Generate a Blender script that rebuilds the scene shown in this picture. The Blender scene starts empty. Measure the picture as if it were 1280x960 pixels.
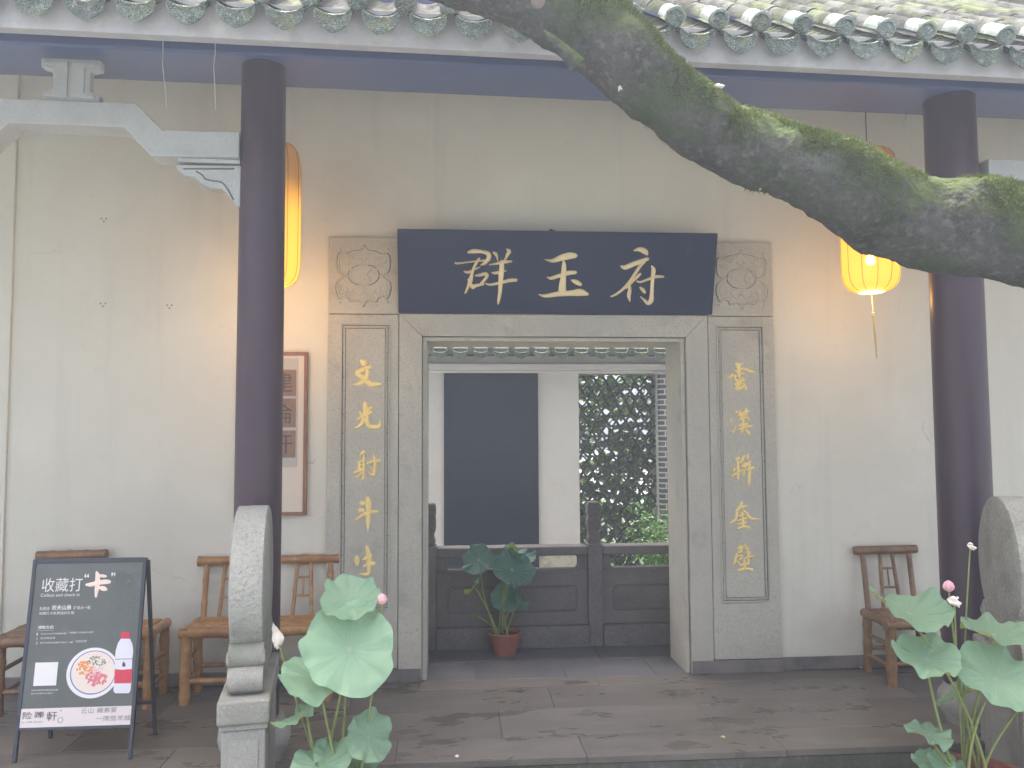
import bpy, math, random
from math import sin, cos, pi, radians, sqrt, atan2
from mathutils import Vector, Matrix, noise
V = Vector
random.seed(7)
sc = bpy.context.scene
COL = sc.collection

# ------------------------------------------------------------------ camera
YAW, PITCH, ROLL, FPX = .0743, .0612, -.0050, 1000.0
CAM = V((-.6968, -5.4001, 1.6171))
_f = V((sin(YAW), cos(YAW), 0)); _r = V((cos(YAW), -sin(YAW), 0)); _u = V((0, 0, 1))
_f2 = cos(PITCH)*_f + sin(PITCH)*_u; _u2 = cos(PITCH)*_u - sin(PITCH)*_f
RIGHT = cos(ROLL)*_r + sin(ROLL)*_u2; UP = cos(ROLL)*_u2 - sin(ROLL)*_r; FWD = _f2
cd = bpy.data.cameras.new('camera'); cam = bpy.data.objects.new('camera', cd); COL.objects.link(cam)
M = Matrix((RIGHT, UP, -FWD)).transposed().to_4x4(); M.translation = CAM
cam.matrix_world = M
cd.sensor_width = 36; cd.lens = FPX/1280*36; cd.clip_start = .05; cd.clip_end = 2000
sc.camera = cam
# ------------------------------------------------------------------ sky, sun, exposure
SUN_DIR = V((-.12, .15, .98)).normalized()          # towards the sun
W = bpy.data.worlds.new('World'); sc.world = W; W.use_nodes = True
nt = W.node_tree; bg = nt.nodes['Background']
sky = nt.nodes.new('ShaderNodeTexSky'); sky.sky_type = 'NISHITA'; sky.sun_disc = False
sky.sun_elevation = math.asin(SUN_DIR.z); sky.sun_rotation = atan2(SUN_DIR.x, SUN_DIR.y)
sky.air_density = .6; sky.dust_density = 10.0; sky.ozone_density = 0
nt.links.new(sky.outputs[0], bg.inputs[0]); bg.inputs[1].default_value = .15
sd = bpy.data.lights.new('sun', 'SUN'); sd.energy = 2.7; sd.angle = radians(.5); sd.color = (1, .965, .915)
so = bpy.data.objects.new('sun', sd); COL.objects.link(so); so.rotation_euler = SUN_DIR.to_track_quat('Z', 'Y').to_euler()
so.location = (0, 0, 20)
sc.view_settings.view_transform = 'Standard'; sc.view_settings.look = 'None'
sc.view_settings.exposure = 2.2; sc.view_settings.gamma = 1; sc.view_settings.use_curve_mapping = False
sc.render.engine = 'CYCLES'
try:
    sc.cycles.use_denoising = True; sc.cycles.denoiser = 'OPENIMAGEDENOISE'
    sc.cycles.max_bounces = 8; sc.cycles.diffuse_bounces = 5; sc.cycles.caustics_reflective = False; sc.cycles.caustics_refractive = False
except Exception: pass

HAZE = .015
# ------------------------------------------------------------------ helpers
def ray(u, v): return RIGHT*((u-640)/FPX) - UP*((v-480)/FPX) + FWD
def at(u, v, Y, s=0.0):                               # point of a photo pixel on the upright plane y = Y + s*x
    r = ray(u, v); t = (Y + s*CAM.x - CAM.y)/(r.y - s*r.x); return CAM + r*t
def atz(u, v, Z=0.0):
    r = ray(u, v); return CAM + r*((Z-CAM.z)/r.z)
def atp(u, v, p0, n):
    r = ray(u, v); return CAM + r*((p0-CAM).dot(n)/r.dot(n))

class MB:
    def __init__(s): s.v = []; s.f = []
    def box(s, x0, x1, y0, y1, z0, z1, mtx=None):
        b = len(s.v)
        pts = [V((x, y, z)) for z in (z0, z1) for y in (y0, y1) for x in (x0, x1)]
        if mtx: pts = [mtx @ p for p in pts]
        s.v += pts
        s.f += [tuple(b+i for i in q) for q in ((0,2,3,1),(4,5,7,6),(0,1,5,4),(2,6,7,3),(0,4,6,2),(1,3,7,5))]
        return s
    def prism(s, poly, y0, y1, mtx=None, plane='xz'):  # polygon in xz extruded along y (counter-clockwise seen from -y)
        b = len(s.v); n = len(poly)
        for y in (y0, y1):
            for a, c in poly:
                p = V((a, y, c)) if plane == 'xz' else (V((a, c, y)) if plane == 'xy' else V((y, a, c)))
                s.v.append(mtx @ p if mtx else p)
        s.f.append(tuple(range(b, b+n))); s.f.append(tuple(range(b+2*n-1, b+n-1, -1)))
        for i in range(n):
            j = (i+1) % n; s.f.append((b+j, b+i, b+n+i, b+n+j))
        return s
    def tube(s, pts, rad, seg=10, cap=True, closed=False):
        pts = [V(p) for p in pts]; n = len(pts)
        if not isinstance(rad, (list, tuple)): rad = [rad]*n
        b = len(s.v); t0 = (pts[1]-pts[0]).normalized()
        a = t0.orthogonal().normalized()
        for i, p in enumerate(pts):
            if closed: t = (pts[(i+1) % n]-pts[i-1])
            else: t = pts[min(i+1, n-1)]-pts[max(i-1, 0)]
            t.normalize(); a = (a - t*a.dot(t)).normalized(); c = t.cross(a)
            for k in range(seg):
                w = 2*pi*k/seg; s.v.append(p + (a*cos(w)+c*sin(w))*rad[i])
        m = n if closed else n-1
        for i in range(m):
            for k in range(seg):
                k2 = (k+1) % seg; j = (i+1) % n
                s.f.append((b+i*seg+k, b+i*seg+k2, b+j*seg+k2, b+j*seg+k))
        if cap and not closed:
            s.f.append(tuple(b+k for k in range(seg-1, -1, -1))); s.f.append(tuple(b+(n-1)*seg+k for k in range(seg)))
        return s
    def lathe(s, prof, c=(0,0,0), seg=24, mtx=None):   # profile of (r, z)
        b = len(s.v); c = V(c)
        for r, z in prof:
            for k in range(seg):
                p = V((r*cos(2*pi*k/seg), r*sin(2*pi*k/seg), z)); s.v.append((mtx @ p if mtx else p)+c)
        for i in range(len(prof)-1):
            for k in range(seg):
                k2 = (k+1) % seg
                s.f.append((b+i*seg+k, b+i*seg+k2, b+(i+1)*seg+k2, b+(i+1)*seg+k))
        s.f.append(tuple(b+k for k in range(seg-1, -1, -1))); s.f.append(tuple(b+(len(prof)-1)*seg+k for k in range(seg)))
        return s
    def mesh(s, name, m, smooth=None):
        me = bpy.data.meshes.new(name); me.from_pydata([tuple(p) for p in s.v], [], s.f); me.update()
        if m: me.materials.append(m)
        if smooth:
            me.polygons.foreach_set('use_smooth', [True]*len(me.polygons)); me.set_sharp_from_angle(angle=radians(smooth))
        return me

def link(name, me, parent=None, local=False, label=None, bevel=0):
    o = bpy.data.objects.new(name, me); COL.objects.link(o)
    if parent:
        o.parent = parent
        if parent.type == 'EMPTY' and not local: o.matrix_parent_inverse = Matrix.Translation(-parent.location)
    if label: o['label'] = label
    if bevel:
        b = o.modifiers.new('bevel', 'BEVEL'); b.width = bevel; b.segments = 2; b.limit_method = 'ANGLE'; b.angle_limit = radians(35)
    return o
def obj(name, mb, m, parent=None, local=False, label=None, bevel=0, smooth=None):
    return link(name, mb.mesh(name, m, smooth), parent, local, label, bevel)
def thing(name, label, cat, loc=(0,0,0), group=None, rotz=0):
    o = bpy.data.objects.new(name, None); COL.objects.link(o); o.empty_display_size = .1
    o.location = loc; o.rotation_euler = (0, 0, rotz); o['label'] = label; o['category'] = cat
    if group: o['group'] = group
    return o
def tag(o, label, cat, group=None):
    o['label'] = label; o['category'] = cat
    if group: o['group'] = group
    return o
def dup(o, parent=None):
    c = o.copy(); COL.objects.link(c)
    if parent: c.parent = parent
    for k in list(o.children): dup(k, c)
    return c
def spline(pts, n):                                    # Catmull-Rom through tuples of any length
    P = [tuple(p) for p in pts]; P = [tuple(2*a-b for a, b in zip(P[0], P[1]))]+P+[tuple(2*a-b for a, b in zip(P[-1], P[-2]))]
    out = []
    for i in range(1, len(P)-2):
        for k in range(n):
            t = k/n
            out.append(tuple(.5*((2*b)+(-a+c)*t+(2*a-5*b+4*c-d)*t*t+(-a+3*b-3*c+d)*t**3) for a, b, c, d in zip(P[i-1], P[i], P[i+1], P[i+2])))
    out.append(P[-2]); return out

# ------------------------------------------------------------------ materials
def mat(name, base, rough=.6, spots=(), bump=None, metal=0, spec=.5, coat=0, vary=0, emit=None, stretch=(1,1,1), bump2=None):
    """base colour, then (scale, colour, lo, hi[, detail]) noise layers mixed on top; bump = (scale, strength, distance)"""
    m = bpy.data.materials.new(name); m.use_nodes = True; t = m.node_tree; N = t.nodes; L = t.links
    p = N['Principled BSDF']; p.inputs['Roughness'].default_value = rough; p.inputs['Metallic'].default_value = metal
    p.inputs['Specular IOR Level'].default_value = spec; p.inputs['Coat Weight'].default_value = coat; p.inputs['Coat Roughness'].default_value = .15
    tc = N.new('ShaderNodeTexCoord'); oi = N.new('ShaderNodeObjectInfo')
    mu = N.new('ShaderNodeVectorMath'); mu.operation = 'MULTIPLY'; mu.inputs[1].default_value = stretch
    L.new(tc.outputs['Object'], mu.inputs[0])
    ad = N.new('ShaderNodeVectorMath'); ad.operation = 'ADD'; L.new(mu.outputs[0], ad.inputs[0])
    sc_ = N.new('ShaderNodeMath'); sc_.operation = 'MULTIPLY'; sc_.inputs[1].default_value = 37.0; L.new(oi.outputs['Random'], sc_.inputs[0])
    L.new(sc_.outputs[0], ad.inputs[1])
    cur = None
    rgb = N.new('ShaderNodeRGB'); rgb.outputs[0].default_value = (*base, 1); cur = rgb.outputs[0]
    for sp in spots:
        nz = N.new('ShaderNodeTexNoise'); nz.inputs['Scale'].default_value = sp[0]; nz.inputs['Detail'].default_value = sp[4] if len(sp) > 4 else 6
        nz.inputs['Roughness'].default_value = .6; L.new(ad.outputs[0], nz.inputs['Vector'])
        mr = N.new('ShaderNodeMapRange'); mr.inputs[1].default_value = sp[2]; mr.inputs[2].default_value = sp[3]; L.new(nz.outputs[0], mr.inputs[0])
        mx = N.new('ShaderNodeMix'); mx.data_type = 'RGBA'; L.new(mr.outputs[0], mx.inputs[0]); L.new(cur, mx.inputs[6]); mx.inputs[7].default_value = (*sp[1], 1)
        cur = mx.outputs[2]
    if vary:
        hs = N.new('ShaderNodeHueSaturation'); mr = N.new('ShaderNodeMapRange'); mr.inputs[3].default_value = 1-vary; mr.inputs[4].default_value = 1+vary
        L.new(oi.outputs['Random'], mr.inputs[0]); L.new(mr.outputs[0], hs.inputs['Value']); L.new(cur, hs.inputs['Color']); cur = hs.outputs[0]
    L.new(cur, p.inputs['Base Color'])
    prev = None
    for bm_ in (bump, bump2):
        if not bm_: continue
        nz = N.new('ShaderNodeTexNoise'); nz.inputs['Scale'].default_value = bm_[0]; nz.inputs['Detail'].default_value = 8; L.new(ad.outputs[0], nz.inputs['Vector'])
        b = N.new('ShaderNodeBump'); b.inputs['Strength'].default_value = bm_[1]; b.inputs['Distance'].default_value = bm_[2]; L.new(nz.outputs[0], b.inputs['Height'])
        if prev: L.new(prev, b.inputs['Normal'])
        prev = b.outputs[0]
    if prev: L.new(prev, p.inputs['Normal'])
    if emit: p.inputs['Emission Color'].default_value = (*emit[0], 1); p.inputs['Emission Strength'].default_value = emit[1]
    m['col'] = 0
    return m
def nodes(m): return m.node_tree.nodes, m.node_tree.links, m.node_tree.nodes['Principled BSDF']

PLASTER = mat('plaster', (.715, .69, .575), .85, [(.7, (.68, .655, .545), .35, .65), (2.3, (.74, .715, .60), .45, .7), (14, (.645, .615, .51), .6, .8)], (60, .25, .002), spec=.2, bump2=(3, .15, .01))
def add_wear(m):                                       # damp grime near the floor, faint runs, hairline cracks
    N, L, p = nodes(m); src = p.inputs['Base Color'].links[0].from_socket; tc = N.new('ShaderNodeTexCoord')
    sx = N.new('ShaderNodeSeparateXYZ'); L.new(tc.outputs['Object'], sx.inputs[0])
    nz = N.new('ShaderNodeTexNoise'); nz.inputs['Scale'].default_value = 3.5; nz.inputs['Detail'].default_value = 9; L.new(tc.outputs['Object'], nz.inputs['Vector'])
    a = N.new('ShaderNodeMath'); a.operation = 'MULTIPLY_ADD'; a.inputs[1].default_value = -1.6; a.inputs[2].default_value = .82; L.new(nz.outputs[0], a.inputs[0])
    b = N.new('ShaderNodeMath'); b.operation = 'ADD'; L.new(sx.outputs[2], b.inputs[0]); L.new(a.outputs[0], b.inputs[1])
    mr = N.new('ShaderNodeMapRange'); mr.inputs[1].default_value = .55; mr.inputs[2].default_value = .10; mr.inputs[4].default_value = .28; L.new(b.outputs[0], mr.inputs[0])
    mx = N.new('ShaderNodeMix'); mx.data_type = 'RGBA'; L.new(mr.outputs[0], mx.inputs[0]); L.new(src, mx.inputs[6]); mx.inputs[7].default_value = (.44, .425, .365, 1)
    vm = N.new('ShaderNodeVectorMath'); vm.operation = 'MULTIPLY'; vm.inputs[1].default_value = (7, 7, .45); L.new(tc.outputs['Object'], vm.inputs[0])
    n2 = N.new('ShaderNodeTexNoise'); n2.inputs['Scale'].default_value = 1; n2.inputs['Detail'].default_value = 8; L.new(vm.outputs[0], n2.inputs['Vector'])
    m2 = N.new('ShaderNodeMapRange'); m2.inputs[1].default_value = .56; m2.inputs[2].default_value = .78; m2.inputs[4].default_value = .35; L.new(n2.outputs[0], m2.inputs[0])
    x2 = N.new('ShaderNodeMix'); x2.data_type = 'RGBA'; L.new(m2.outputs[0], x2.inputs[0]); L.new(mx.outputs[2], x2.inputs[6]); x2.inputs[7].default_value = (.52, .52, .46, 1)
    n3 = N.new('ShaderNodeTexNoise'); n3.inputs['Scale'].default_value = 2.2; n3.inputs['Detail'].default_value = 6; L.new(tc.outputs['Object'], n3.inputs['Vector'])
    va = N.new('ShaderNodeVectorMath'); va.operation = 'MULTIPLY_ADD'; va.inputs[1].default_value = (.5, .5, .5); L.new(n3.outputs['Color'], va.inputs[0]); L.new(tc.outputs['Object'], va.inputs[2])
    vo = N.new('ShaderNodeTexVoronoi'); vo.feature = 'DISTANCE_TO_EDGE'; vo.inputs['Scale'].default_value = 1.1; L.new(va.outputs[0], vo.inputs['Vector'])
    c1 = N.new('ShaderNodeMapRange'); c1.inputs[1].default_value = .0035; c1.inputs[2].default_value = .001; L.new(vo.outputs[0], c1.inputs[0])
    c2 = N.new('ShaderNodeMapRange'); c2.inputs[1].default_value = .58; c2.inputs[2].default_value = .70; c2.inputs[4].default_value = .55; L.new(n3.outputs[0], c2.inputs[0])
    cm = N.new('ShaderNodeMath'); cm.operation = 'MULTIPLY'; L.new(c1.outputs[0], cm.inputs[0]); L.new(c2.outputs[0], cm.inputs[1])
    x3 = N.new('ShaderNodeMix'); x3.data_type = 'RGBA'; L.new(cm.outputs[0], x3.inputs[0]); L.new(x2.outputs[2], x3.inputs[6]); x3.inputs[7].default_value = (.36, .33, .29, 1)
    L.new(x3.outputs[2], p.inputs['Base Color'])
PLASTER_R = mat('rough_plaster', (.40, .40, .40), .9, [(3, (.36, .36, .33), .5, .75), (9, (.56, .54, .50), .5, .8), (22, (.22, .23, .21), .66, .8)], (40, .4, .004), spec=.2)
SKIRT = mat('skirting_stone', (.24, .21, .185), .8, [(5, (.11, .105, .10), .4, .7), (30, (.22, .2, .19), .5, .8)], (50, .4, .003))
STONE = mat('grey_stone', (.54, .52, .42), .8, [(2.2, (.45, .435, .36), .4, .7), (110, (.33, .322, .285), .52, .70), (90, (.53, .495, .445), .56, .7), (1.1, (.49, .465, .385), .5, .75), (4.5, (.36, .35, .305), .58, .74)], (110, .9, .004), bump2=(9, .4, .008), spec=.3)
GROOVE_SHADE = mat('groove_shade', (.13, .125, .12), .9)  # dark colour standing for the shade inside carved grooves
STONE_G = mat('green_grey_stone', (.34, .335, .30), .85, [(5, (.25, .25, .22), .45, .7), (110, (.23, .228, .205), .54, .70), (80, (.43, .42, .38), .57, .7), (2.2, (.22, .23, .18), .54, .74)], (70, .8, .005), bump2=(220, .4, .002), spec=.3)
STONE_B = mat('beam_stone', (.47, .49, .47), .85, [(4, (.40, .42, .40), .45, .7), (130, (.34, .35, .33), .55, .68)], (90, .5, .003), spec=.3)
DRUMF = mat('hammered_stone', (.38, .38, .335), .85, [(4, (.23, .235, .205), .42, .70), (100, (.23, .228, .205), .52, .70), (80, (.42, .415, .375), .57, .7)], (45, 1.0, .012), spec=.3, bump2=(120, .5, .003))
FLOOR = mat('terrace_slab', (.182, .162, .138), .36, [(2.0, (.13, .117, .10), .42, .68), (7, (.22, .198, .17), .5, .75), (60, (.20, .18, .16), .55, .75), (1.3, (.14, .13, .12), .58, .70)], (45, .25, .003), vary=.10, spec=.45, stretch=(.45, 1.4, 1))
FLOOR_IN = mat('corridor_slab', (.15, .15, .155), .40, [(3, (.11, .112, .118), .42, .68), (40, (.19, .19, .19), .55, .75)], (40, .2, .002), vary=.08)
STEPM = mat('mossy_step_stone', (.13, .125, .11), .8, [(6, (.075, .085, .06), .4, .62), (30, (.2, .19, .17), .55, .75), (3, (.09, .105, .055), .5, .7)], (50, .7, .006))
GROUND = mat('yard_paving', (.195, .205, .205), .85, [(1.5, (.145, .155, .15), .4, .7), (20, (.24, .245, .245), .5, .8)], (30, .4, .006))
COLP = mat('column_paint', (.056, .037, .052), .40, [(3, (.070, .042, .053), .4, .7), (18, (.05, .032, .04), .55, .75), (55, (.13, .10, .095), .70, .78), (9, (.10, .07, .065), .66, .8)], (12, .12, .004), spec=.4, coat=.08, stretch=(1, 1, .25))
BEAMP = mat('glare_blue_beam_paint', (.075, .11, .235), .42, [(3, (.09, .11, .21), .4, .7), (40, (.12, .12, .13), .70, .78)], (18, .15, .004), coat=.2, stretch=(.3, 1, 1))  # dark paint; its blue stands for veiling glare
PLAQ = mat('plaque_lacquer', (.020, .030, .068), .36, [(4, (.026, .036, .074), .4, .7)], (9, .10, .004), coat=.0, spec=.2, stretch=(.15, 1, 1))  # the blue of the haze is put into this base colour
GOLD = mat('gold_leaf', (.95, .75, .30), .5, [(30, (.85, .64, .22), .5, .8)], (60, .3, .002), metal=.0)
GOLD_P = mat('pale_gold', (.88, .74, .42), .55, [(30, (.78, .62, .32), .5, .8)], (60, .3, .002))
TILE = mat('grey_roof_tile', (.085, .088, .084), .9, [(9, (.055, .057, .053), .4, .65), (5, (.06, .085, .026), .47, .60), (40, (.16, .16, .155), .57, .75), (16, (.095, .11, .03), .56, .68)], (45, 1.0, .012), vary=.3)
GLAZE = mat('green_glazed_tile', (.22, .265, .24), .45, [(12, (.14, .20, .17), .42, .65), (30, (.52, .56, .52), .55, .72), (7, (.25, .28, .17), .55, .7)], (60, .5, .004), vary=.18)
RELIEF = mat('moulded_glazed_tile', (.30, .36, .30), .55, [(14, (.16, .21, .17), .42, .62), (50, (.50, .54, .48), .55, .7), (8, (.34, .36, .20), .52, .7)], None, vary=.2)
def add_relief(m, scale, dist):
    N, L, p = nodes(m); tc = N.new('ShaderNodeTexCoord'); vo = N.new('ShaderNodeTexVoronoi'); vo.feature = 'DISTANCE_TO_EDGE'; vo.inputs['Scale'].default_value = scale
    oi = N.new('ShaderNodeObjectInfo'); L.new(tc.outputs['Object'], vo.inputs['Vector'])
    mr = N.new('ShaderNodeMapRange'); mr.inputs[2].default_value = .25; L.new(vo.outputs[0], mr.inputs[0])
    b = N.new('ShaderNodeBump'); b.inputs['Strength'].default_value = 1; b.inputs['Distance'].default_value = dist; L.new(mr.outputs[0], b.inputs['Height']); L.new(b.outputs[0], p.inputs['Normal'])
add_relief(RELIEF, 75, .012)
BAMBOO = mat('bamboo', (.43, .225, .075), .36, [(6, (.28, .13, .05), .42, .68), (25, (.52, .32, .14), .5, .75), (70, (.12, .06, .03), .64, .76)], (30, .25, .003), vary=.12, coat=.3)
BAMBOO_D = mat('dark_bamboo', (.24, .135, .06), .42, [(6, (.14, .075, .038), .42, .66), (25, (.34, .20, .09), .5, .75), (70, (.05, .03, .02), .64, .76)], (30, .25, .003), vary=.12, coat=.3)
METAL = mat('dark_metal', (.055, .062, .078), .45, [(20, (.07, .075, .085), .5, .75)], (40, .1, .001), spec=.5)
POSTER = mat('poster_grey', (.150, .162, .152), .55, [(4, (.135, .147, .138), .4, .7), (11, (.165, .177, .166), .5, .7)], spec=.35)
PAPER = mat('poster_cream', (.80, .72, .69), .6)
INKW = mat('print_white', (.86, .83, .80), .6)
INKP = mat('print_peach', (.92, .74, .62), .6)
INKD = mat('print_dark', (.09, .075, .075), .6)
INKG = mat('print_soft_grey', (.30, .27, .27), .6)
INKR = mat('print_red', (.70, .06, .10), .5)
INKB = mat('print_blue', (.16, .22, .48), .5)
INKO = mat('print_orange', (.85, .34, .10), .6)
INKK = mat('print_pink', (.78, .22, .26), .6)
INKV = mat('print_olive', (.15, .17, .10), .6)
INKM = mat('print_watermark', (.15, .17, .16), .6)
FRAMEW = mat('picture_frame_wood', (.28, .13, .06), .4, [(20, (.20, .09, .04), .4, .7)], coat=.2)
MATTE = mat('picture_mount', (.72, .62, .50), .8)
SEALP = mat('brown_paper_tile', (.27, .17, .12), .8, [(20, (.31, .205, .15), .4, .7)])
MORTAR = mat('pale_mortar', (.82, .81, .79), .9)
BRICK = mat('grey_brick', (.17, .17, .175), .85, [(20, (.12, .12, .125), .4, .7)], (50, .5, .003), vary=.25)
TABLET = mat('black_stone_tablet', (.014, .024, .040), .34, [(2, (.020, .030, .046), .4, .7)], spec=.35)  # bluish base colour stands for haze and reflected sky
LATT = mat('lattice_tile', (.11, .115, .11), .8, [(20, (.12, .125, .12), .5, .75)], (60, .4, .002), vary=.2)
BALU = mat('dark_granite', (.19, .175, .165), .75, [(3, (.14, .13, .125), .4, .7), (110, (.08, .078, .078), .53, .66), (80, (.2, .19, .19), .58, .7)], (100, .4, .003), spec=.3)
CWALL = mat('courtyard_plaster', (.76, .74, .71), .85, [(1.5, (.68, .66, .63), .4, .7), (8, (.60, .58, .54), .6, .8)], (50, .25, .003), spec=.2)
MOSSW = mat('stained_plinth', (.55, .53, .44), .9, [(7, (.26, .28, .15), .5, .66), (18, (.40, .38, .30), .5, .7)], (40, .5, .004))
TERRA = mat('terracotta', (.33, .115, .07), .7, [(8, (.25, .09, .06), .4, .7), (40, (.42, .2, .14), .58, .75)], (50, .3, .002))
SOIL = mat('wet_soil', (.03, .028, .022), .5, [(20, (.06, .05, .04), .5, .7)], (30, .6, .01))
STALK = mat('lotus_stalk', (.24, .29, .095), .5, [(12, (.18, .22, .08), .4, .7)], (150, .3, .001))
PINK = mat('lotus_pink', (.74, .40, .45), .5, [(20, (.80, .56, .56), .45, .7)], spec=.3)
PETAL = mat('lotus_petal', (.88, .80, .72), .55, [(15, (.90, .70, .62), .5, .8)], spec=.3)
STRING = mat('cord', (.55, .52, .50), .8)
DARKCORD = mat('dark_cord', (.06, .05, .05), .7)
TASSEL = mat('tassel_yellow', (.66, .55, .28), .8)
HOLE = mat('drilled_hole', (.05, .05, .05), .9)
IRON = mat('old_iron', (.10, .095, .09), .6, metal=.5)
BARK = mat('bark', (.088, .086, .078), .9, [(8, (.045, .045, .043), .4, .65), (35, (.15, .147, .135), .52, .72), (16, (.12, .135, .125), .56, .70), (4, (.065, .08, .05), .46, .60)], (28, 1.0, .03), bump2=(90, .8, .008), spec=.2)
def add_moss(m, green=(.066, .092, .028), lo=-.34, hi=.62):
    N, L, p = nodes(m); g = N.new('ShaderNodeNewGeometry'); sx = N.new('ShaderNodeSeparateXYZ'); L.new(g.outputs['Normal'], sx.inputs[0])
    tc = N.new('ShaderNodeTexCoord'); nz = N.new('ShaderNodeTexNoise'); nz.inputs['Scale'].default_value = 5; nz.inputs['Detail'].default_value = 10; L.new(tc.outputs['Object'], nz.inputs['Vector'])
    a = N.new('ShaderNodeMath'); a.operation = 'MULTIPLY_ADD'; a.inputs[1].default_value = 2.6; a.inputs[2].default_value = -1.3; L.new(nz.outputs[0], a.inputs[0])
    s = N.new('ShaderNodeMath'); s.operation = 'ADD'; L.new(sx.outputs[2], s.inputs[0]); L.new(a.outputs[0], s.inputs[1])
    mr = N.new('ShaderNodeMapRange'); mr.inputs[1].default_value = lo; mr.inputs[2].default_value = hi; L.new(s.outputs[0], mr.inputs[0])
    nz2 = N.new('ShaderNodeTexNoise'); nz2.inputs['Scale'].default_value = 30; nz2.inputs['Detail'].default_value = 6; L.new(tc.outputs['Object'], nz2.inputs['Vector'])
    gm = N.new('ShaderNodeMix'); gm.data_type = 'RGBA'; L.new(nz2.outputs[0], gm.inputs[0]); gm.inputs[6].default_value = (green[0]*.5, green[1]*.55, green[2], 1); gm.inputs[7].default_value = (green[0]*1.6, green[1]*1.5, green[2]*1.2, 1)
    src = p.inputs['Base Color'].links[0].from_socket
    mx = N.new('ShaderNodeMix'); mx.data_type = 'RGBA'; L.new(mr.outputs[0], mx.inputs[0]); L.new(src, mx.inputs[6]); L.new(gm.outputs[2], mx.inputs[7]); L.new(mx.outputs[2], p.inputs['Base Color'])
add_moss(BARK)
def leafmat(name, front, back, var, transl=.3, veins=False):
    m = mat(name, front, .5, [(6, var, .4, .7)], spec=.35, vary=.12 if veins else .25); N, L, p = nodes(m)
    src = p.inputs['Base Color'].links[0].from_socket
    if veins:
        uv = N.new('ShaderNodeUVMap'); sx = N.new('ShaderNodeSeparateXYZ'); L.new(uv.outputs[0], sx.inputs[0])
        a = N.new('ShaderNodeMath'); a.operation = 'MULTIPLY'; a.inputs[1].default_value = 2*pi*21; L.new(sx.outputs[0], a.inputs[0])
        c = N.new('ShaderNodeMath'); c.operation = 'COSINE'; L.new(a.outputs[0], c.inputs[0])
        mr = N.new('ShaderNodeMapRange'); mr.inputs[1].default_value = .80; mr.inputs[2].default_value = 1.0; L.new(c.outputs[0], mr.inputs[0])
        ce = N.new('ShaderNodeMapRange'); ce.inputs[1].default_value = .09; ce.inputs[2].default_value = .0; L.new(sx.outputs[1], ce.inputs[0])
        fd = N.new('ShaderNodeMapRange'); fd.inputs[1].default_value = 1.0; fd.inputs[2].default_value = .1; fd.inputs[3].default_value = .0; fd.inputs[4].default_value = .6; L.new(sx.outputs[1], fd.inputs[0])
        ml = N.new('ShaderNodeMath'); ml.operation = 'MULTIPLY'; L.new(mr.outputs[0], ml.inputs[0]); L.new(fd.outputs[0], ml.inputs[1])
        mxm = N.new('ShaderNodeMath'); mxm.operation = 'MAXIMUM'; L.new(ml.outputs[0], mxm.inputs[0]); L.new(ce.outputs[0], mxm.inputs[1])
        mv = N.new('ShaderNodeMix'); mv.data_type = 'RGBA'; L.new(mxm.outputs[0], mv.inputs[0]); L.new(src, mv.inputs[6]); mv.inputs[7].default_value = (.45, .56, .36, 1); src = mv.outputs[2]
        b = N.new('ShaderNodeBump'); b.inputs['Strength'].default_value = .5; b.inputs['Distance'].default_value = .004; L.new(ml.outputs[0], b.inputs['Height']); L.new(b.outputs[0], p.inputs['Normal'])
    g = N.new('ShaderNodeNewGeometry'); mx = N.new('ShaderNodeMix'); mx.data_type = 'RGBA'
    L.new(g.outputs['Backfacing'], mx.inputs[0]); L.new(src, mx.inputs[6]); mx.inputs[7].default_value = (*back, 1); L.new(mx.outputs[2], p.inputs['Base Color'])
    tr = N.new('ShaderNodeBsdfTranslucent'); L.new(mx.outputs[2], tr.inputs[0]); ms = N.new('ShaderNodeMixShader'); ms.inputs[0].default_value = transl
    out = N['Material Output']; L.new(p.outputs[0], ms.inputs[1]); L.new(tr.outputs[0], ms.inputs[2]); L.new(ms.outputs[0], out.inputs[0])
    return m
LOTUS = leafmat('lotus_leaf', (.26, .43, .285), (.38, .43, .16), (.32, .48, .32), .34, True)
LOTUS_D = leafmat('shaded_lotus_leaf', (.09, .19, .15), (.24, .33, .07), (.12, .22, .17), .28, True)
LEAF = leafmat('tree_leaf', (.06, .12, .025), (.10, .16, .05), (.09, .16, .03), .4)
SHRUBL = leafmat('shrub_leaf', (.075, .17, .055), (.10, .20, .065), (.11, .22, .06), .35)
GARDL = leafmat('garden_leaf', (.20, .29, .14), (.24, .34, .16), (.34, .42, .26), .5)
MOSS = leafmat('moss_tuft', (.085, .118, .03), (.085, .118, .03), (.15, .18, .05), .3)
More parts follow.
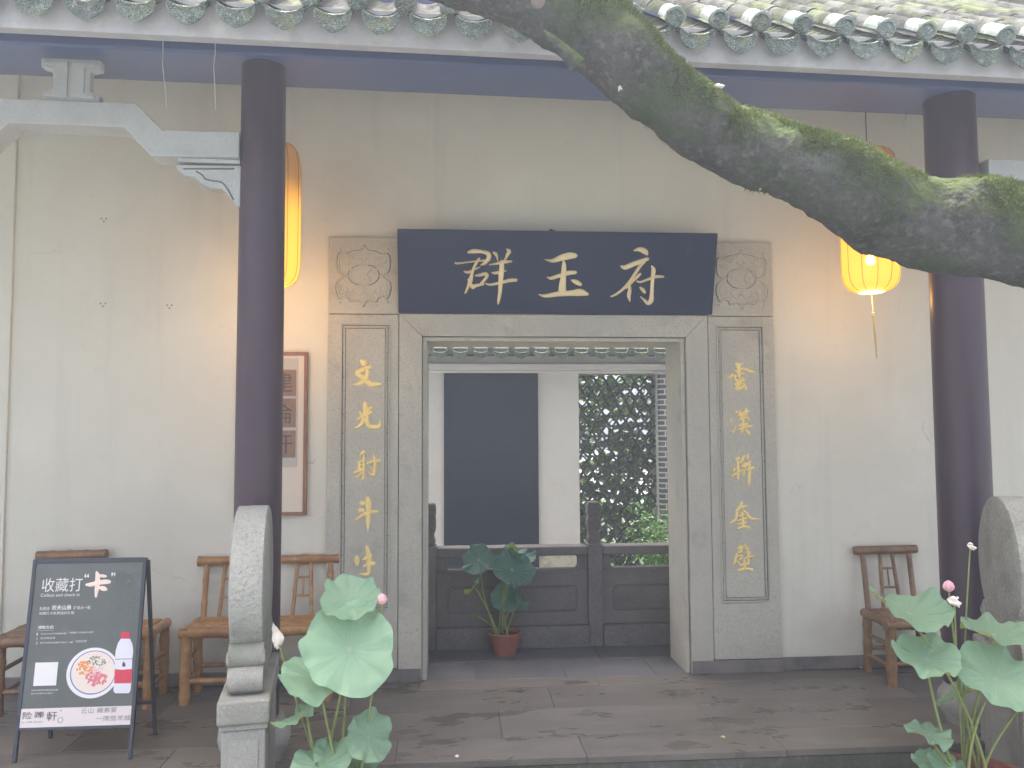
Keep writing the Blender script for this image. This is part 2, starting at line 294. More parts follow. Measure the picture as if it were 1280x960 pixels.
def lanternmat():
    m = bpy.data.materials.new('lantern_silk'); m.use_nodes = True; N, L, p = nodes(m)
    p.inputs['Base Color'].default_value = (.60, .42, .16, 1); p.inputs['Roughness'].default_value = .7
    tc = N.new('ShaderNodeTexCoord'); vm = N.new('ShaderNodeVectorMath'); vm.operation = 'DISTANCE'; vm.inputs[1].default_value = (0, 0, .20); L.new(tc.outputs['Object'], vm.inputs[0])
    cr = N.new('ShaderNodeValToRGB'); e = cr.color_ramp; e.elements[0].position = .0; e.elements[0].color = (1, .55, .05, 1); e.elements[1].position = 1; e.elements[1].color = (.8, .36, .12, 1)
    x = e.elements.new(.45); x.color = (1, .42, .015, 1)
    L.new(vm.outputs['Value'], cr.inputs[0]); L.new(cr.outputs[0], p.inputs['Emission Color'])
    mr = N.new('ShaderNodeMapRange'); mr.interpolation_type = 'SMOOTHSTEP'; mr.inputs[1].default_value = .26; mr.inputs[2].default_value = .52; mr.inputs[3].default_value = .30; mr.inputs[4].default_value = .02
    L.new(vm.outputs['Value'], mr.inputs[0]); L.new(mr.outputs[0], p.inputs['Emission Strength'])
    tb_ = N.new('ShaderNodeBsdfTransparent'); tb_.inputs[0].default_value = (1, .72, .35, 1); ms = N.new('ShaderNodeMixShader'); ms.inputs[0].default_value = .22; L.new(p.outputs[0], ms.inputs[1]); L.new(tb_.outputs[0], ms.inputs[2]); L.new(ms.outputs[0], N['Material Output'].inputs[0])
    return m
SILK = lanternmat()
HOTB = mat('lit_bulb_globe', (1, .9, .6), .5, emit=((1, .75, .30), 9))
RING_GLOW = mat('ring_glow', (1, .9, .6), .5, emit=((1, .62, .18), .6))  # for the bottom ring: spilled lamplight put into its material as glow
add_wear(PLASTER)
def add_damp(m):                                       # damp patches left on the slabs before the door
    N, L, p = nodes(m); src = p.inputs['Base Color'].links[0].from_socket; g = N.new('ShaderNodeNewGeometry')
    vm = N.new('ShaderNodeVectorMath'); vm.operation = 'MULTIPLY_ADD'; vm.inputs[1].default_value = (1.3, 2.9, 1); vm.inputs[2].default_value = (3.1, 1.7, 0); L.new(g.outputs['Position'], vm.inputs[0])
    nz = N.new('ShaderNodeTexNoise'); nz.inputs['Scale'].default_value = 1.3; nz.inputs['Detail'].default_value = 7; nz.inputs['Roughness'].default_value = .62; L.new(vm.outputs[0], nz.inputs['Vector'])
    mr = N.new('ShaderNodeMapRange'); mr.inputs[1].default_value = .54; mr.inputs[2].default_value = .62; L.new(nz.outputs[0], mr.inputs[0])
    mx = N.new('ShaderNodeMix'); mx.data_type = 'RGBA'; ml = N.new('ShaderNodeMath'); ml.operation = 'MULTIPLY'; ml.inputs[1].default_value = .42; L.new(mr.outputs[0], ml.inputs[0])
    L.new(ml.outputs[0], mx.inputs[0]); L.new(src, mx.inputs[6]); mx.inputs[7].default_value = (.075, .070, .066, 1); L.new(mx.outputs[2], p.inputs['Base Color'])
    rr = N.new('ShaderNodeMapRange'); rr.inputs[3].default_value = .34; rr.inputs[4].default_value = .20; L.new(mr.outputs[0], rr.inputs[0]); L.new(rr.outputs[0], p.inputs['Roughness'])
add_damp(FLOOR)
# inscribed grid on the tablet
N, L, p = nodes(TABLET)
tc = N.new('ShaderNodeTexCoord'); br = N.new('ShaderNodeTexBrick'); br.offset = 0; br.inputs['Scale'].default_value = 1; br.inputs['Brick Width'].default_value = .045; br.inputs['Row Height'].default_value = .05; br.inputs['Mortar Size'].default_value = .006
sw = N.new('ShaderNodeSeparateXYZ'); cx = N.new('ShaderNodeCombineXYZ'); L.new(tc.outputs['Object'], sw.inputs[0]); L.new(sw.outputs[0], cx.inputs[0]); L.new(sw.outputs[2], cx.inputs[1]); L.new(cx.outputs[0], br.inputs['Vector'])
b = N.new('ShaderNodeBump'); b.inputs['Strength'].default_value = .3; b.inputs['Distance'].default_value = .002; L.new(br.outputs['Fac'], b.inputs['Height'])
src = p.inputs['Base Color'].links[0].from_socket; mx = N.new('ShaderNodeMix'); mx.data_type = 'RGBA'; L.new(br.outputs['Fac'], mx.inputs[0]); L.new(src, mx.inputs[6]); mx.inputs[7].default_value = (.021, .031, .046, 1); L.new(mx.outputs[2], p.inputs['Base Color']); L.new(b.outputs[0], p.inputs['Normal'])

# ------------------------------------------------------------------ ground, terrace, step
def struct(o): o['kind'] = 'structure'; return o
struct(obj('ground', MB().box(-90, 90, -90, 90, -.80, -.36), GROUND))
terr = struct(obj('terrace', MB().box(-9, 9, -1.315, .90, -.355, -.007), SKIRT))
rows = [(-1.335, -1.043), (-1.040, -.613), (-.610, -.213), (-.210, -.035)]
rnd = random.Random(3)
def slab(x0, x1, y0, y1, par, m, z1=0.0, z0=-.033):
    dz = rnd.uniform(-.0012, .0008); cx_, cy_ = (x0+x1)/2, (y0+y1)/2
    o = obj('slab', MB().box(x0-cx_, x1-cx_, y0-cy_, y1-cy_, z0, z1), m, None, bevel=.002); o.location = (cx_, cy_, dz); o.parent = par
for i, (y0, y1) in enumerate(rows):
    x = -4.2 + .37*i
    while x < 4.2:
        w = rnd.uniform(.95, 1.25); slab(x, x+w-.0025, y0, y1, terr, FLOOR); x += w
for i, (y0, y1) in enumerate([(-.030, .385), (.390, .88)]):
    x = -1.75 + .3*i
    while x < 1.7:
        slab(x, x+.60, y0, y1, terr, FLOOR_IN); x += .604
step = struct(obj('step', MB().box(-9, 9, -1.80, -1.32, -.355, -.145), SKIRT))
x = -4.4
while x < 4.4:
    w = rnd.uniform(1.2, 1.6); slab(x, x+w-.005, -1.83, -1.34, step, STEPM, -.115, -.143); x += w
edge = obj('terrace_edging', MB().box(-8.9, 8.9, -1.331, -1.317, -.112, -.036), STEPM, terr)
struct(obj('courtyard_ground', MB().box(-6, 6, .91, 8, -.34, -.28), GROUND))

# ------------------------------------------------------------------ front wall
fw = thing('front_wall', 'long cream plastered wall pierced by the stone doorway, dark stone skirting', 'wall', (0, 0, 0))
WT = 4.70
obj('wall_face', MB().prism([(-9, 0), (-1.50, 0), (-1.50, 2.90), (1.50, 2.90), (1.50, 0), (9, 0), (9, WT), (-9, WT)], 0, .38), PLASTER, fw)
for a, b_ in ((-9, -1.526), (1.526, 9)):
    obj('skirting', MB().box(a, b_, -.014, .05, .0, .085), SKIRT, fw, bevel=.004)
for (u, v) in ((130, 275), (129, 381), (212, 383)):
    for du, dv in ((-3, -1.5), (3, -1.5), (0, 2)):
        q = at(u+du, v+dv, 0); obj('drill_hole', MB().lathe([(.0045, 0), (.0045, .004)], (q.x, -.0015, q.z), 8, Matrix.Rotation(pi/2, 4, 'X')), HOLE, fw)
obj('corner_strip', MB().box(-9, at(12, 500, 0).x, -.022, .02, .086, WT-.1), PLASTER, fw, bevel=.004)

# ------------------------------------------------------------------ brush lettering
def brush(strokes, mapf, k, nrm, h=.010, fat=1.05):
    """strokes: lists of (x, y, width) in drawing units; mapf turns a drawing point into a place; k = metres per unit"""
    mb = MB()
    for st in strokes:
        pts = spline(st, 5); P = [mapf(x, y) for x, y, w in pts]; n = len(P); b = len(mb.v)
        hs = rnd.uniform(.85, 1.15)*h
        for i in range(n):
            t = (P[min(i+1, n-1)]-P[max(i-1, 0)]).normalized(); s_ = t.cross(nrm).normalized(); w = max(pts[i][2], 4)*k*.5*fat
            hh = hs*min(1, w/.010+.25)
            for a, e in ((-1, 0), (-.72, .62), (0, 1), (.72, .62), (1, 0)): mb.v.append(P[i]+s_*w*a+nrm*(hh*e))
        for i in range(n-1):
            for j in range(4): mb.f.append((b+i*5+j, b+i*5+j+1, b+(i+1)*5+j+1, b+(i+1)*5+j))
        for i, sg in ((0, -1), (n-1, 1)):              # rounded stroke ends
            t = ((P[1]-P[0]) if i == 0 else (P[-1]-P[-2])).normalized()*sg; w = max(pts[i][2], 4)*k*.5; c = b+i*5
            e = len(mb.v); mb.v.append(P[i]+t*w*.8); fs = [(c+j, c+j+1, e) for j in range(4)]
            mb.f += fs if sg < 0 else [f[::-1] for f in fs]
    return mb
QUN = [[(265,165,30),(340,150,60),(450,155,45),(530,180,60),(545,230,60),(500,300,50),(440,335,25)],[(95,305,30),(130,312,28),(250,298,22),(380,282,22),(480,275,30),(560,270,20)],
 [(215,420,25),(270,430,40),(340,400,28),(430,360,14)],[(420,240,25),(385,290,40),(345,370,35),(320,450,40),(300,540,60),(270,620,40),(230,710,25)],[(275,520,30),(300,590,50),(340,640,50)],
 [(360,475,20),(420,470,40),(500,450,45),(520,480,45),(480,540,40),(440,585,40)],[(330,620,55),(390,605,45),(480,588,25)],[(605,165,30),(635,185,45),(655,230,25),(665,280,12)],
 [(780,120,15),(815,150,55),(790,200,45),(760,260,25),(720,300,15)],[(550,330,15),(640,315,30),(740,295,45),(850,285,30)],[(585,435,20),(630,440,40),(700,425,35),(780,410,15)],
 [(505,580,20),(560,595,30),(680,575,40),(820,540,50),(915,535,45)],[(720,280,55),(715,400,70),(705,500,70),(700,600,60),(690,720,50),(675,810,40),(668,860,15)]]
YU = [[(220,260,10),(330,275,50),(450,235,85),(560,210,90),(640,210,60)],[(245,490,10),(305,510,45),(420,475,55),(540,440,60),(640,432,45)],[(470,270,20),(480,340,60),(472,480,75),(460,600,95),(455,700,110)],
 [(140,725,10),(230,745,50),(400,720,70),(560,710,75),(690,700,100),(760,715,65),(800,725,40)],[(580,535,25),(640,560,65),(705,595,50)]]
FU = [[(450,140,20),(530,125,60),(600,155,75),(630,195,35)],[(280,350,30),(340,365,65),(450,320,65),(560,280,60),(640,250,50)],[(600,290,30),(540,340,45),(480,430,45),(400,550,45),(310,650,40),(220,720,35),(145,755,25)],
 [(540,450,35),(500,490,40),(430,560,30),(350,650,15)],[(395,590,30),(395,680,50),(385,740,55),(398,820,20)],[(490,550,20),(540,560,30),(640,525,35),(740,490,45),(850,490,30)],
 [(690,345,25),(715,400,60),(705,480,55),(695,600,50),(690,720,55),(680,810,70),(640,845,50),(590,800,35),(540,755,15)],[(530,630,20),(570,665,50),(600,705,35)]]
WEN = [[(225,90,20),(260,115,55),(290,130,30)],[(170,235,20),(200,215,40),(280,180,35),(340,158,30)],[(300,190,30),(300,240,40),(275,300,40),(220,345,35),(145,360,12)],[(185,240,35),(235,270,40),(290,315,45),(340,355,45),(400,355,35),(450,350,15)]]
GUANG = [[(270,550,30),(275,610,40),(278,690,35)],[(215,650,20),(230,680,30),(250,700,20)],[(345,595,20),(310,630,30),(295,665,25)],[(190,740,25),(240,705,28),(300,680,30),(350,650,20)],[(255,700,30),(250,760,35),(215,810,30),(160,832,12)],[(300,690,30),(295,750,35),(315,810,35),(370,820,35),(430,810,35),(440,770,20),(445,735,10)]]
SHE = [[(200,150,10),(235,125,30),(255,130,20)],[(190,210,18),(190,260,22),(185,320,20)],[(195,215,18),(240,200,20)],[(240,150,18),(240,230,22),(238,320,22),(235,380,25),(215,395,12)],[(195,255,12),(235,245,12)],[(195,290,12),(235,282,12)],[(140,330,18),(190,310,22),(250,290,15)],[(235,310,12),(190,355,18),(155,372,12)],
 [(270,240,18),(330,215,22),(410,200,20)],[(340,150,22),(350,220,26),(348,300,26),(340,350,24),(310,345,15),(290,320,8)],[(300,275,14),(320,290,20)]]
DOU = [[(205,630,25),(235,635,35),(255,640,20)],[(185,700,25),(215,705,35),(240,705,18)],[(155,800,20),(200,770,25),(270,730,30),(330,722,30),(385,720,20)],[(270,570,25),(285,620,45),(285,700,40),(280,820,35),(278,910,10)]]
NIU = [[(255,425,40),(255,480,55),(255,560,35)],[(400,270,35),(415,330,50),(430,400,55),(440,470,55),(430,560,50),(435,640,40),(420,690,40),(370,700,35),(300,690,10)],[(330,490,12),(380,460,40),(440,430,50),(470,400,35)],[(350,580,25),(420,555,45),(480,535,55),(525,535,40)]]
YUN = [[(385,240,35),(450,245,30),(530,240,30)],[(445,250,80),(450,330,50),(455,430,45),(470,500,40)],[(375,385,25),(440,365,35),(520,340,30),(600,345,35),(680,380,45),(770,400,20)],[(205,500,20),(270,510,35),(310,470,40),(305,420,25)],[(310,490,25),(390,470,30),(380,540,30),(420,575,35),(500,550,35),(560,510,30)],[(510,395,20),(520,440,22),(590,440,25)],[(365,660,30),(450,620,40),(540,580,35),(600,555,25)],[(520,590,40),(460,660,35),(400,735,45),(480,720,40),(540,690,35)],[(545,630,35),(575,690,50),(600,750,45)]]
HAN = [[(370,250,30),(400,245,45),(410,265,25)],[(300,370,25),(290,440,35)],[(390,520,20),(360,590,30),(325,650,40)],[(455,210,30),(480,270,35),(490,330,35)],[(440,300,30),(540,260,35),(660,210,30)],[(590,170,30),(590,240,40),(570,320,35)],[(490,340,35),(560,310,30),(630,300,30)],[(450,390,25),(520,370,30),(640,350,25),(630,410,30)],[(465,480,25),(480,530,35)],[(540,370,35),(545,470,40),(535,570,40),(500,650,30),(470,660,15)],[(470,500,30),(560,490,30),(640,470,25)],[(430,600,20),(530,560,35),(620,530,35),(720,525,35)],[(590,590,30),(640,650,45),(670,690,35)]]
LIAN = [[(390,270,30),(430,240,40),(470,225,30)],[(435,260,30),(440,400,35),(440,560,35),(435,660,30)],[(330,410,25),(390,365,20)],[(330,480,25),(385,455,25),(340,510,20)],[(310,605,30),(370,560,35),(440,520,30),(520,490,30)],[(570,180,30),(530,250,40),(490,330,30)],[(635,150,35),(625,250,35)],[(600,320,30),(550,380,40),(510,410,25)],[(690,300,45),(630,350,35),(570,420,30),(550,400,20)],[(540,470,35),(560,510,35),(525,595,25)],[(670,350,40),(670,500,45),(662,650,45),(655,790,20)],[(580,470,25),(660,450,25),(740,435,45),(765,430,35)]]
KUI = [[(515,200,35),(490,280,40),(420,370,35),(410,450,40),(390,550,35),(330,590,30),(280,630,15)],[(510,320,30),(560,290,35),(620,285,35)],[(530,370,30),(600,420,35),(660,500,40),(740,545,35),(890,540,15)],[(515,400,40),(520,500,35),(540,600,40),(530,690,35),(480,720,30),(430,740,30)],[(450,490,25),(555,455,35)],[(430,580,25),(530,540,30),(620,525,35)],[(440,650,20),(530,620,30),(605,605,40)],[(540,690,35),(620,700,30),(680,720,40)]]
BI = [[(430,260,30),(500,230,60),(520,270,30)],[(440,330,25),(520,300,35)],[(410,350,30),(420,390,30),(395,440,35),(385,520,35),(330,570,20)],[(430,500,25),(460,550,35)],[(450,410,25),(520,390,25),(510,450,25),(460,470,20)],[(550,200,25),(610,185,30)],[(590,260,25),(650,220,30)],[(640,260,25),(640,320,35),(645,420,35),(650,550,30)],[(600,320,25),(680,345,35)],[(560,470,25),(640,430,30),(760,410,35)],[(480,590,25),(560,570,30),(660,550,30)],[(565,480,30),(575,580,45),(570,660,40)],[(440,690,30),(540,670,35),(640,660,30),(730,685,45)]]

# ------------------------------------------------------------------ stone doorway
dw = thing('stone_doorway', 'carved grey stone door surround with gilded couplets down both sides', 'doorway', (0, 0, 0))
SF = -.045
Hd = 2.268
for s in (-1, 1):
    def X(a, b_): return (s*a, s*b_) if s > 0 else (-b_, -a)
    jp = [(.9, .0), (1.052, .0), (1.052, 2.42), (.9, Hd)]
    jp = jp if s > 0 else [(-a, c) for a, c in jp][::-1]
    obj('jamb', MB().prism(jp, SF, .38), STONE, dw, bevel=.003)
    x0, x1 = X(.868, .897)
    obj('inner_moulding', MB().box(x0, x1, SF+.03, .375, 0.001, Hd-.03), STONE, dw, bevel=.004)
    x0, x1 = X(1.056, 1.522)
    pil = obj('pilaster', MB().box(x0, x1, SF, .05, 0.09, 2.412), STONE, dw, bevel=.005)
    x0b, x1b = X(.903, 1.530)
    obj('plinth_block', MB().box(x0b, x1b, SF-.006, .05, 0.0, .086), SKIRT, dw, bevel=.004, label='brown stained base block under the %s jamb' % ('right' if s > 0 else 'left'))
    cb = obj('carved_block', MB().box(x0, x1, SF, .05, 2.416, 2.934), STONE, dw, bevel=.006)
    # bordered couplet panel
    xa, xb = (-1.437, -1.112) if s < 0 else (1.112, 1.447); za, zb = .468, 2.350
    mb = MB()
    for d, w, hgt in ((0, .010, .010), (.024, .006, .007)):
        a0, a1, c0, c1 = xa+d, xb-d, za+d, zb-d
        mb.box(a0, a0+w, SF-hgt, SF+.004, c0, c1); mb.box(a1-w, a1, SF-hgt, SF+.004, c0, c1)
        mb.box(a0+w, a1-w, SF-hgt, SF+.004, c0, c0+w); mb.box(a0+w, a1-w, SF-hgt, SF+.004, c1-w, c1)
    obj('panel_border', mb, STONE, pil, bevel=.002)
    mb = MB()
    for d, w in ((.011, .004), (.0305, .004)):
        a0, a1, c0, c1 = xa+d, xb-d, za+d, zb-d
        mb.box(a0, a0+w, SF-.0012, SF+.002, c0, c1); mb.box(a1-w, a1, SF-.0012, SF+.002, c0, c1)
        mb.box(a0+w, a1-w, SF-.0012, SF+.002, c0, c0+w); mb.box(a0+w, a1-w, SF-.0012, SF+.002, c1-w, c1)
    k = .06
    c0 = za+.15
    while c0 < zb-.1:                                  # bead joints along the border
        for a in (xa+.004, xb-.028): mb.box(a+.007, a+.017, SF-.0024, SF+.002, c0, c0+.006)
        c0 += rnd.uniform(.12, .26)
    obj('panel_groove_shade', mb, GROOVE_SHADE, pil)  # dark strips painted as groove shade, with the bead joints
    # scroll relief
    c = V(((x0+x1)/2+(.0 if s < 0 else .01), SF, 2.672)); u = 1/10.1*.00535
    half = [(490,100),(520,150),(560,168),(640,180),(700,210),(770,200),(800,240),(805,330),(790,420),(740,465),(690,475),(740,500),(800,550),(815,640),(790,730),(760,765),(710,740),(660,760),(640,795),(550,785),(510,810),(488,860)]
    def rp(a, b2): return V((c.x+(a-488)*u, SF+.0005, c.z-(b2-478)*u))
    mb = MB()
    for sg in (-1, 1):
        mb.tube([rp(488+sg*(a-488), b2) for a, b2 in [q[:2] for q in spline(half, 3)]], .0085, 6)
        gv = obj('relief_groove_shade', MB().tube([rp(488+sg*((a-488)*1.035+4), 478+(b2-478)*1.035) for a, b2 in [q[:2] for q in spline(half, 3)]], .0042, 5), GROOVE_SHADE, cb)  # dark tube beside the scroll, painted shade to deepen the relief
        gv2 = obj('relief_groove_shade', MB().tube([rp(488+196*cos(q*pi/20+sg*pi/2), 470+135*sin(q*pi/20+sg*pi/2)) for q in range(2, 19)], .0035, 5), GROOVE_SHADE, cb)
        for dx, dy in ((300, -335), (300, 340)): mb.lathe([(.010, -.004), (.010, .003), (.006, .006)], rp(488+sg*dx, 478+dy)-V((0, .002, 0)), 10, Matrix.Rotation(pi/2, 4, 'X'))
        for cx2, cy2, rr, a0, a1 in ((225, -210, 60, 0, 4.5), (150, -250, 35, 1, 5), (240, 160, 60, -1, 3.6), (160, 200, 40, 0, 4.6), (110, -60, 70, -1.6, 1.6), (60, 190, 70, .3, 3.3), (200, -140, 28, 0, 5), (255, 230, 30, 0, 5), (70, -190, 60, 2.4, 4.6)):
            mb.tube([rp(488+sg*(cx2+rr*cos(a0+(a1-a0)*q/9)*(1-.4*q/9)), 478+cy2+rr*sin(a0+(a1-a0)*q/9)*(1-.4*q/9)) for q in range(10)], .0055, 5)
    mb.tube([rp(488+180*cos(q*2*pi/40), 470+122*sin(q*2*pi/40)) for q in range(40)], .007, 6, closed=True)
    mb.tube([rp(a, b2) for a, b2 in [q[:2] for q in spline([(545,360),(572,400),(528,460),(570,530),(552,590)], 5)]], .006, 6)
    obj('scroll_relief', mb, STONE, cb, smooth=50)
for part, (u0, v0, k), par in ((WEN, (425, 440, 8.73), 0), (GUANG, (425, 440, 8.73), 0), (SHE, (425, 550, 8.0), 0), (DOU, (425, 550, 8.0), 0), (NIU, (425, 660, 12.0), 0),
                               (YUN, (895, 440, 16.0), 1), (HAN, (895, 500, 16.0), 1), (LIAN, (895, 558, 16.0), 1), (KUI, (895, 615, 16.0), 1), (BI, (895, 670, 16.0), 1)):
    mp = lambda a, b2, u0=u0, v0=v0, k=k: at(u0+a/k, v0+b2/k, SF-.001)
    obj('gilded_character', brush(part, mp, .0055/k, V((0, -1, 0)), .009, 1.55 if par else 1.3), GOLD, dw, smooth=60)
obj('lintel', MB().prism([(-.897, Hd), (.897, Hd), (1.049, 2.418), (-1.049, 2.418)], SF-.001, .38), STONE, dw, bevel=.003)
obj('head_moulding', MB().box(-.897, .897, SF+.03, .375, Hd-.03, Hd-.003), STONE, dw, bevel=.004)
obj('frieze', MB().box(-1.05, 1.05, SF+.002, .05, 2.424, 2.93), STONE, dw)

# ------------------------------------------------------------------ plaque
pq = thing('name_plaque', 'wide dark lacquered name board with three gilded characters above the door', 'plaque', (0, -.06, 2.42))
pb = V((.012, -.07, 2.420)); tilt = radians(16); pup = V((0, -sin(tilt), cos(tilt))); pn = V((0, -cos(tilt), -sin(tilt)))
R3 = Matrix((V((1, 0, 0)), -pn, pup)).transposed().to_4x4(); R3.translation = pb
obj('board', MB().box(-1.068, 1.068, 0, .045, 0, .548, R3), PLAQ, pq, bevel=.005)
for part, (u0, v0, k) in ((QUN, (560, 300, 10.67)), (YU, (660, 300, 10.67)), (FU, (750, 300, 10.67))):
    mp = lambda a, b2, u0=u0, v0=v0, k=k: atp(u0+a/k, v0+b2/k, pb, pn)-pn*.001
    obj('gilded_character', brush(part, mp, .00535/k, pn, .014, 1.02), GOLD_P, pq, smooth=60)
hk = at(691, 290, -.2)
obj('hanging_ring', MB().tube([(hk.x+.030*cos(a*pi/8), -.17+.04*(sin(a*pi/8)), hk.z-.005+.032*sin(a*pi/8)) for a in range(-2, 11)], .006, 8), IRON, pq, smooth=60)
obj('hook', MB().tube([(hk.x, .0, hk.z+.05), (hk.x, -.12, hk.z+.035), (hk.x, -.14, hk.z+.01)], .007, 8), IRON, pq, smooth=60)
kn = atp(860, 313, pb, pn)
obj('board_knot', MB().tube([kn-pn*.0005+V((1,0,0))*(.016*cos(a*2*pi/12))+pup*(.02*sin(a*2*pi/12)*(1 if sin(a*2*pi/12) > 0 else 1.4)) for a in range(12)], .0025, 5, closed=True), IRON, pq)

# ------------------------------------------------------------------ columns
S = .042; CY = -1.13
cols = []
for i, (ul, ur, lab) in enumerate(((296.5, 355, 'dark maroon round column beside the lit picture, left of the doorway'), (1168, 1225.5, 'dark maroon round column right of the doorway behind the bamboo chair'))):
    a, b_ = at(ul, 400, CY, S), at(ur, 400, CY, S); c = (a+b_)/2; r = (b_-a).length/2*.985
    t = thing('column', lab, 'column', (c.x, c.y, 0), 'columns of the veranda')
    obj('shaft', MB().lathe([(r, .21), (r*1.01, 1.2), (r*1.0, 2.4), (r*.97, 3.543)], (c.x, c.y, 0), 40), COLP, t, smooth=40)
    pr = .178
    obj('plinth', MB().lathe([(pr*.78, .0), (pr*.80, .02), (pr*.93, .06), (pr, .105), (pr*.97, .15), (pr*.82, .185), (pr*.80, .208)], (c.x, c.y, 0), 40), STONE_G, t, smooth=40)
    cols.append((c, r))

# ------------------------------------------------------------------ eave beam and roof (one frame, turned 2.4 degrees)
ROT = math.atan(S)
eb = thing('eave_beam', 'dark timber beam with glare blue in its paint, carried on the columns under the eave', 'beam', (0, CY, 3.55), None, ROT)
obj('beam', MB().box(-8.6, 8.6, -.15, .23, -.005, .36), BEAMP, eb, local=True, bevel=.012)

rf = thing('roof', 'tiled eave roof with mossy grey ridges and green glazed tile ends', 'roof', (0, -1.9, 0), None, ROT)
TH = radians(34); ct, st_ = cos(TH), sin(TH)
obj('fascia', MB().box(-8.6, 8.6, .030, .085, 3.335, 3.500), PLASTER_R, rf, local=True, bevel=.003)
obj('deck', MB().prism([(-8.6, 0), (8.6, 0), (8.6, 1), (-8.6, 1)], 0, 1), BARK, rf, local=True).data.transform(Matrix(((1, 0, 0, 0), (0, 0, 2.5, .09), (0, .06, 2.5*math.tan(TH), 3.40), (0, 0, 0, 1))))
obj('rear_deck', MB().box(-8.6, 8.6, 0, 1.6, 0, .06, Matrix.Translation((0, 2.60, 5.10)) @ Matrix.Rotation(radians(-44), 4, 'X')), TILE, rf, local=True)
obj('ridge', MB().tube([(-8.6, 2.60, 5.20), (8.6, 2.60, 5.20)], .13, 12), TILE, rf, local=True)
PIT = .2045; X0 = -2.2515 + .115                            # tube axis between drip tiles
tubeR = .048
# shared meshes in roof-slope coordinates: y runs up the slope from the eave
Rs = Matrix.Rotation(TH, 4, 'X')
def tube_mesh(name, r, length, m, th=.010, seg=10, full=False):
    mb = MB(); b = 0
    n = seg
    for yy, rr in ((0, r), (length, r*.985)):
        for k in range(n+1):
            w = pi*k/n if not full else 2*pi*k/n
            mb.v.append(V((rr*cos(w), yy, rr*sin(w))))
    for yy, rr in ((0, r-th), (length, r*.985-th)):
        for k in range(n+1):
            w = pi*k/n if not full else 2*pi*k/n
            mb.v.append(V((rr*cos(w), yy, rr*sin(w))))
    q = n+1
    for k in range(n):
        mb.f.append((k, k+1, q+k+1, q+k)); mb.f.append((2*q+k+1, 2*q+k, 3*q+k, 3*q+k+1)); mb.f.append((k+1, k, 2*q+k, 2*q+k+1)); mb.f.append((q+k, q+k+1, 3*q+k+1, 3*q+k))
    return mb.mesh(name, m, 50)
ME_TUBE = tube_mesh('tube_tile', tubeR, .26, TILE, .012, 10)
ME_GLAZ = tube_mesh('glazed_tube', tubeR*1.05, .135, GLAZE, .012, 14)
def cap_mesh(r):
    mb = MB().lathe([(r, -.012), (r, .010), (r*.86, .014), (r*.82, .008), (r*.5, .009), (r*.42, .013), (r*.2, .014), (r*.1, .010)], (0, 0, 0), 24, Matrix.Rotation(pi/2, 4, 'X'))
    return mb.mesh('end_cap', RELIEF, 40)
def drip_mesh(w, h):
    up = [(-w/2, .0), (-w*.3, -.018), (0, -.026), (w*.3, -.018), (w/2, .0)]
    lo = [(w*.50, -.012), (w*.46, -h*.45), (w*.34, -h*.72), (w*.17, -h*.88), (0, -h), (-w*.17, -h*.88), (-w*.34, -h*.72), (-w*.46, -h*.45), (-w*.5, -.012)]
    poly = [q[:2] for q in spline(up, 3)][:-1]+[q[:2] for q in spline(lo, 3)]
    mb = MB().prism(poly[::-1], -.006, .006)
    mb.tube([(a, -.007, b2) for a, b2 in [q[:2] for q in spline(lo, 3)]], .0055, 6)
    mb.tube([(a, -.007, b2-.004) for a, b2 in [q[:2] for q in spline(up, 3)]], .006, 6)
    return mb.mesh('drip_tile', RELIEF, 50)
ME_CAP = cap_mesh(.047); ME_DRIP = drip_mesh(.156, .100)
def pan_mesh():
    mb = MB(); n = 8
    for yy in (0, .26):
        for dz in (0, -.011):
            for k in range(n+1):
                a = -1+2*k/n; mb.v.append(V((a*.088, yy, -.030+.030*a*a+dz)))
    q = n+1
    for k in range(n):
        mb.f += [(k, k+1, 2*q+k+1, 2*q+k), (q+k+1, q+k, 3*q+k, 3*q+k+1), (k+1, k, q+k, q+k+1)]
    return mb.mesh('pan_tile', TILE, 50)
ME_PAN = pan_mesh()
ZE = 3.468
def place(name, me, x, s, up, rx, jit=0):             # s = distance up the slope, up = height above the slope line
    o = link(name, me, rf, True)
    o.location = (x+rnd.uniform(-jit, jit), s*ct-up*st_, ZE+s*st_+up*ct); o.rotation_euler = (rx+rnd.uniform(-jit, jit)*6, rnd.uniform(-jit, jit)*16, rnd.uniform(-jit, jit)*10)
    return o
npan = 0
pan_stuff = MB()
for i in range(-5, 27):
    x = X0+i*PIT
    place('end_cap', ME_CAP, x, -.004, .058, 0.12, .002)
    place('glazed_tube', ME_GLAZ, x, -.012, .050, TH, .001)
    for k in range(4 if x > .1 else 1):
        place('ridge_tile', ME_TUBE, x, .12+k*.235, .048+.003*(k % 2), TH, .002)
    if x <= .1 : place('ridge_tile', ME_TUBE, x, .35, .051, TH, .001).scale = (1, 10.2, 1)
    else: place('ridge_tile', ME_TUBE, x, 1.04, .051, TH, .001).scale = (1, 7.6, 1)
    xd = x-PIT/2
    o = place('drip_tile', ME_DRIP, xd, -.030, .012, .16, .002)
    for k in range(6 if x > .1 else 2):
        place('pan_tile', ME_PAN, xd, -.025+k*.055, .008+.012*(1 if k else 0), TH-.045, .0015)
    place('pan_tile', ME_PAN, xd, .30 if x > .1 else .09, .02, TH-.02, .001).scale = (1, 10.2, 1)
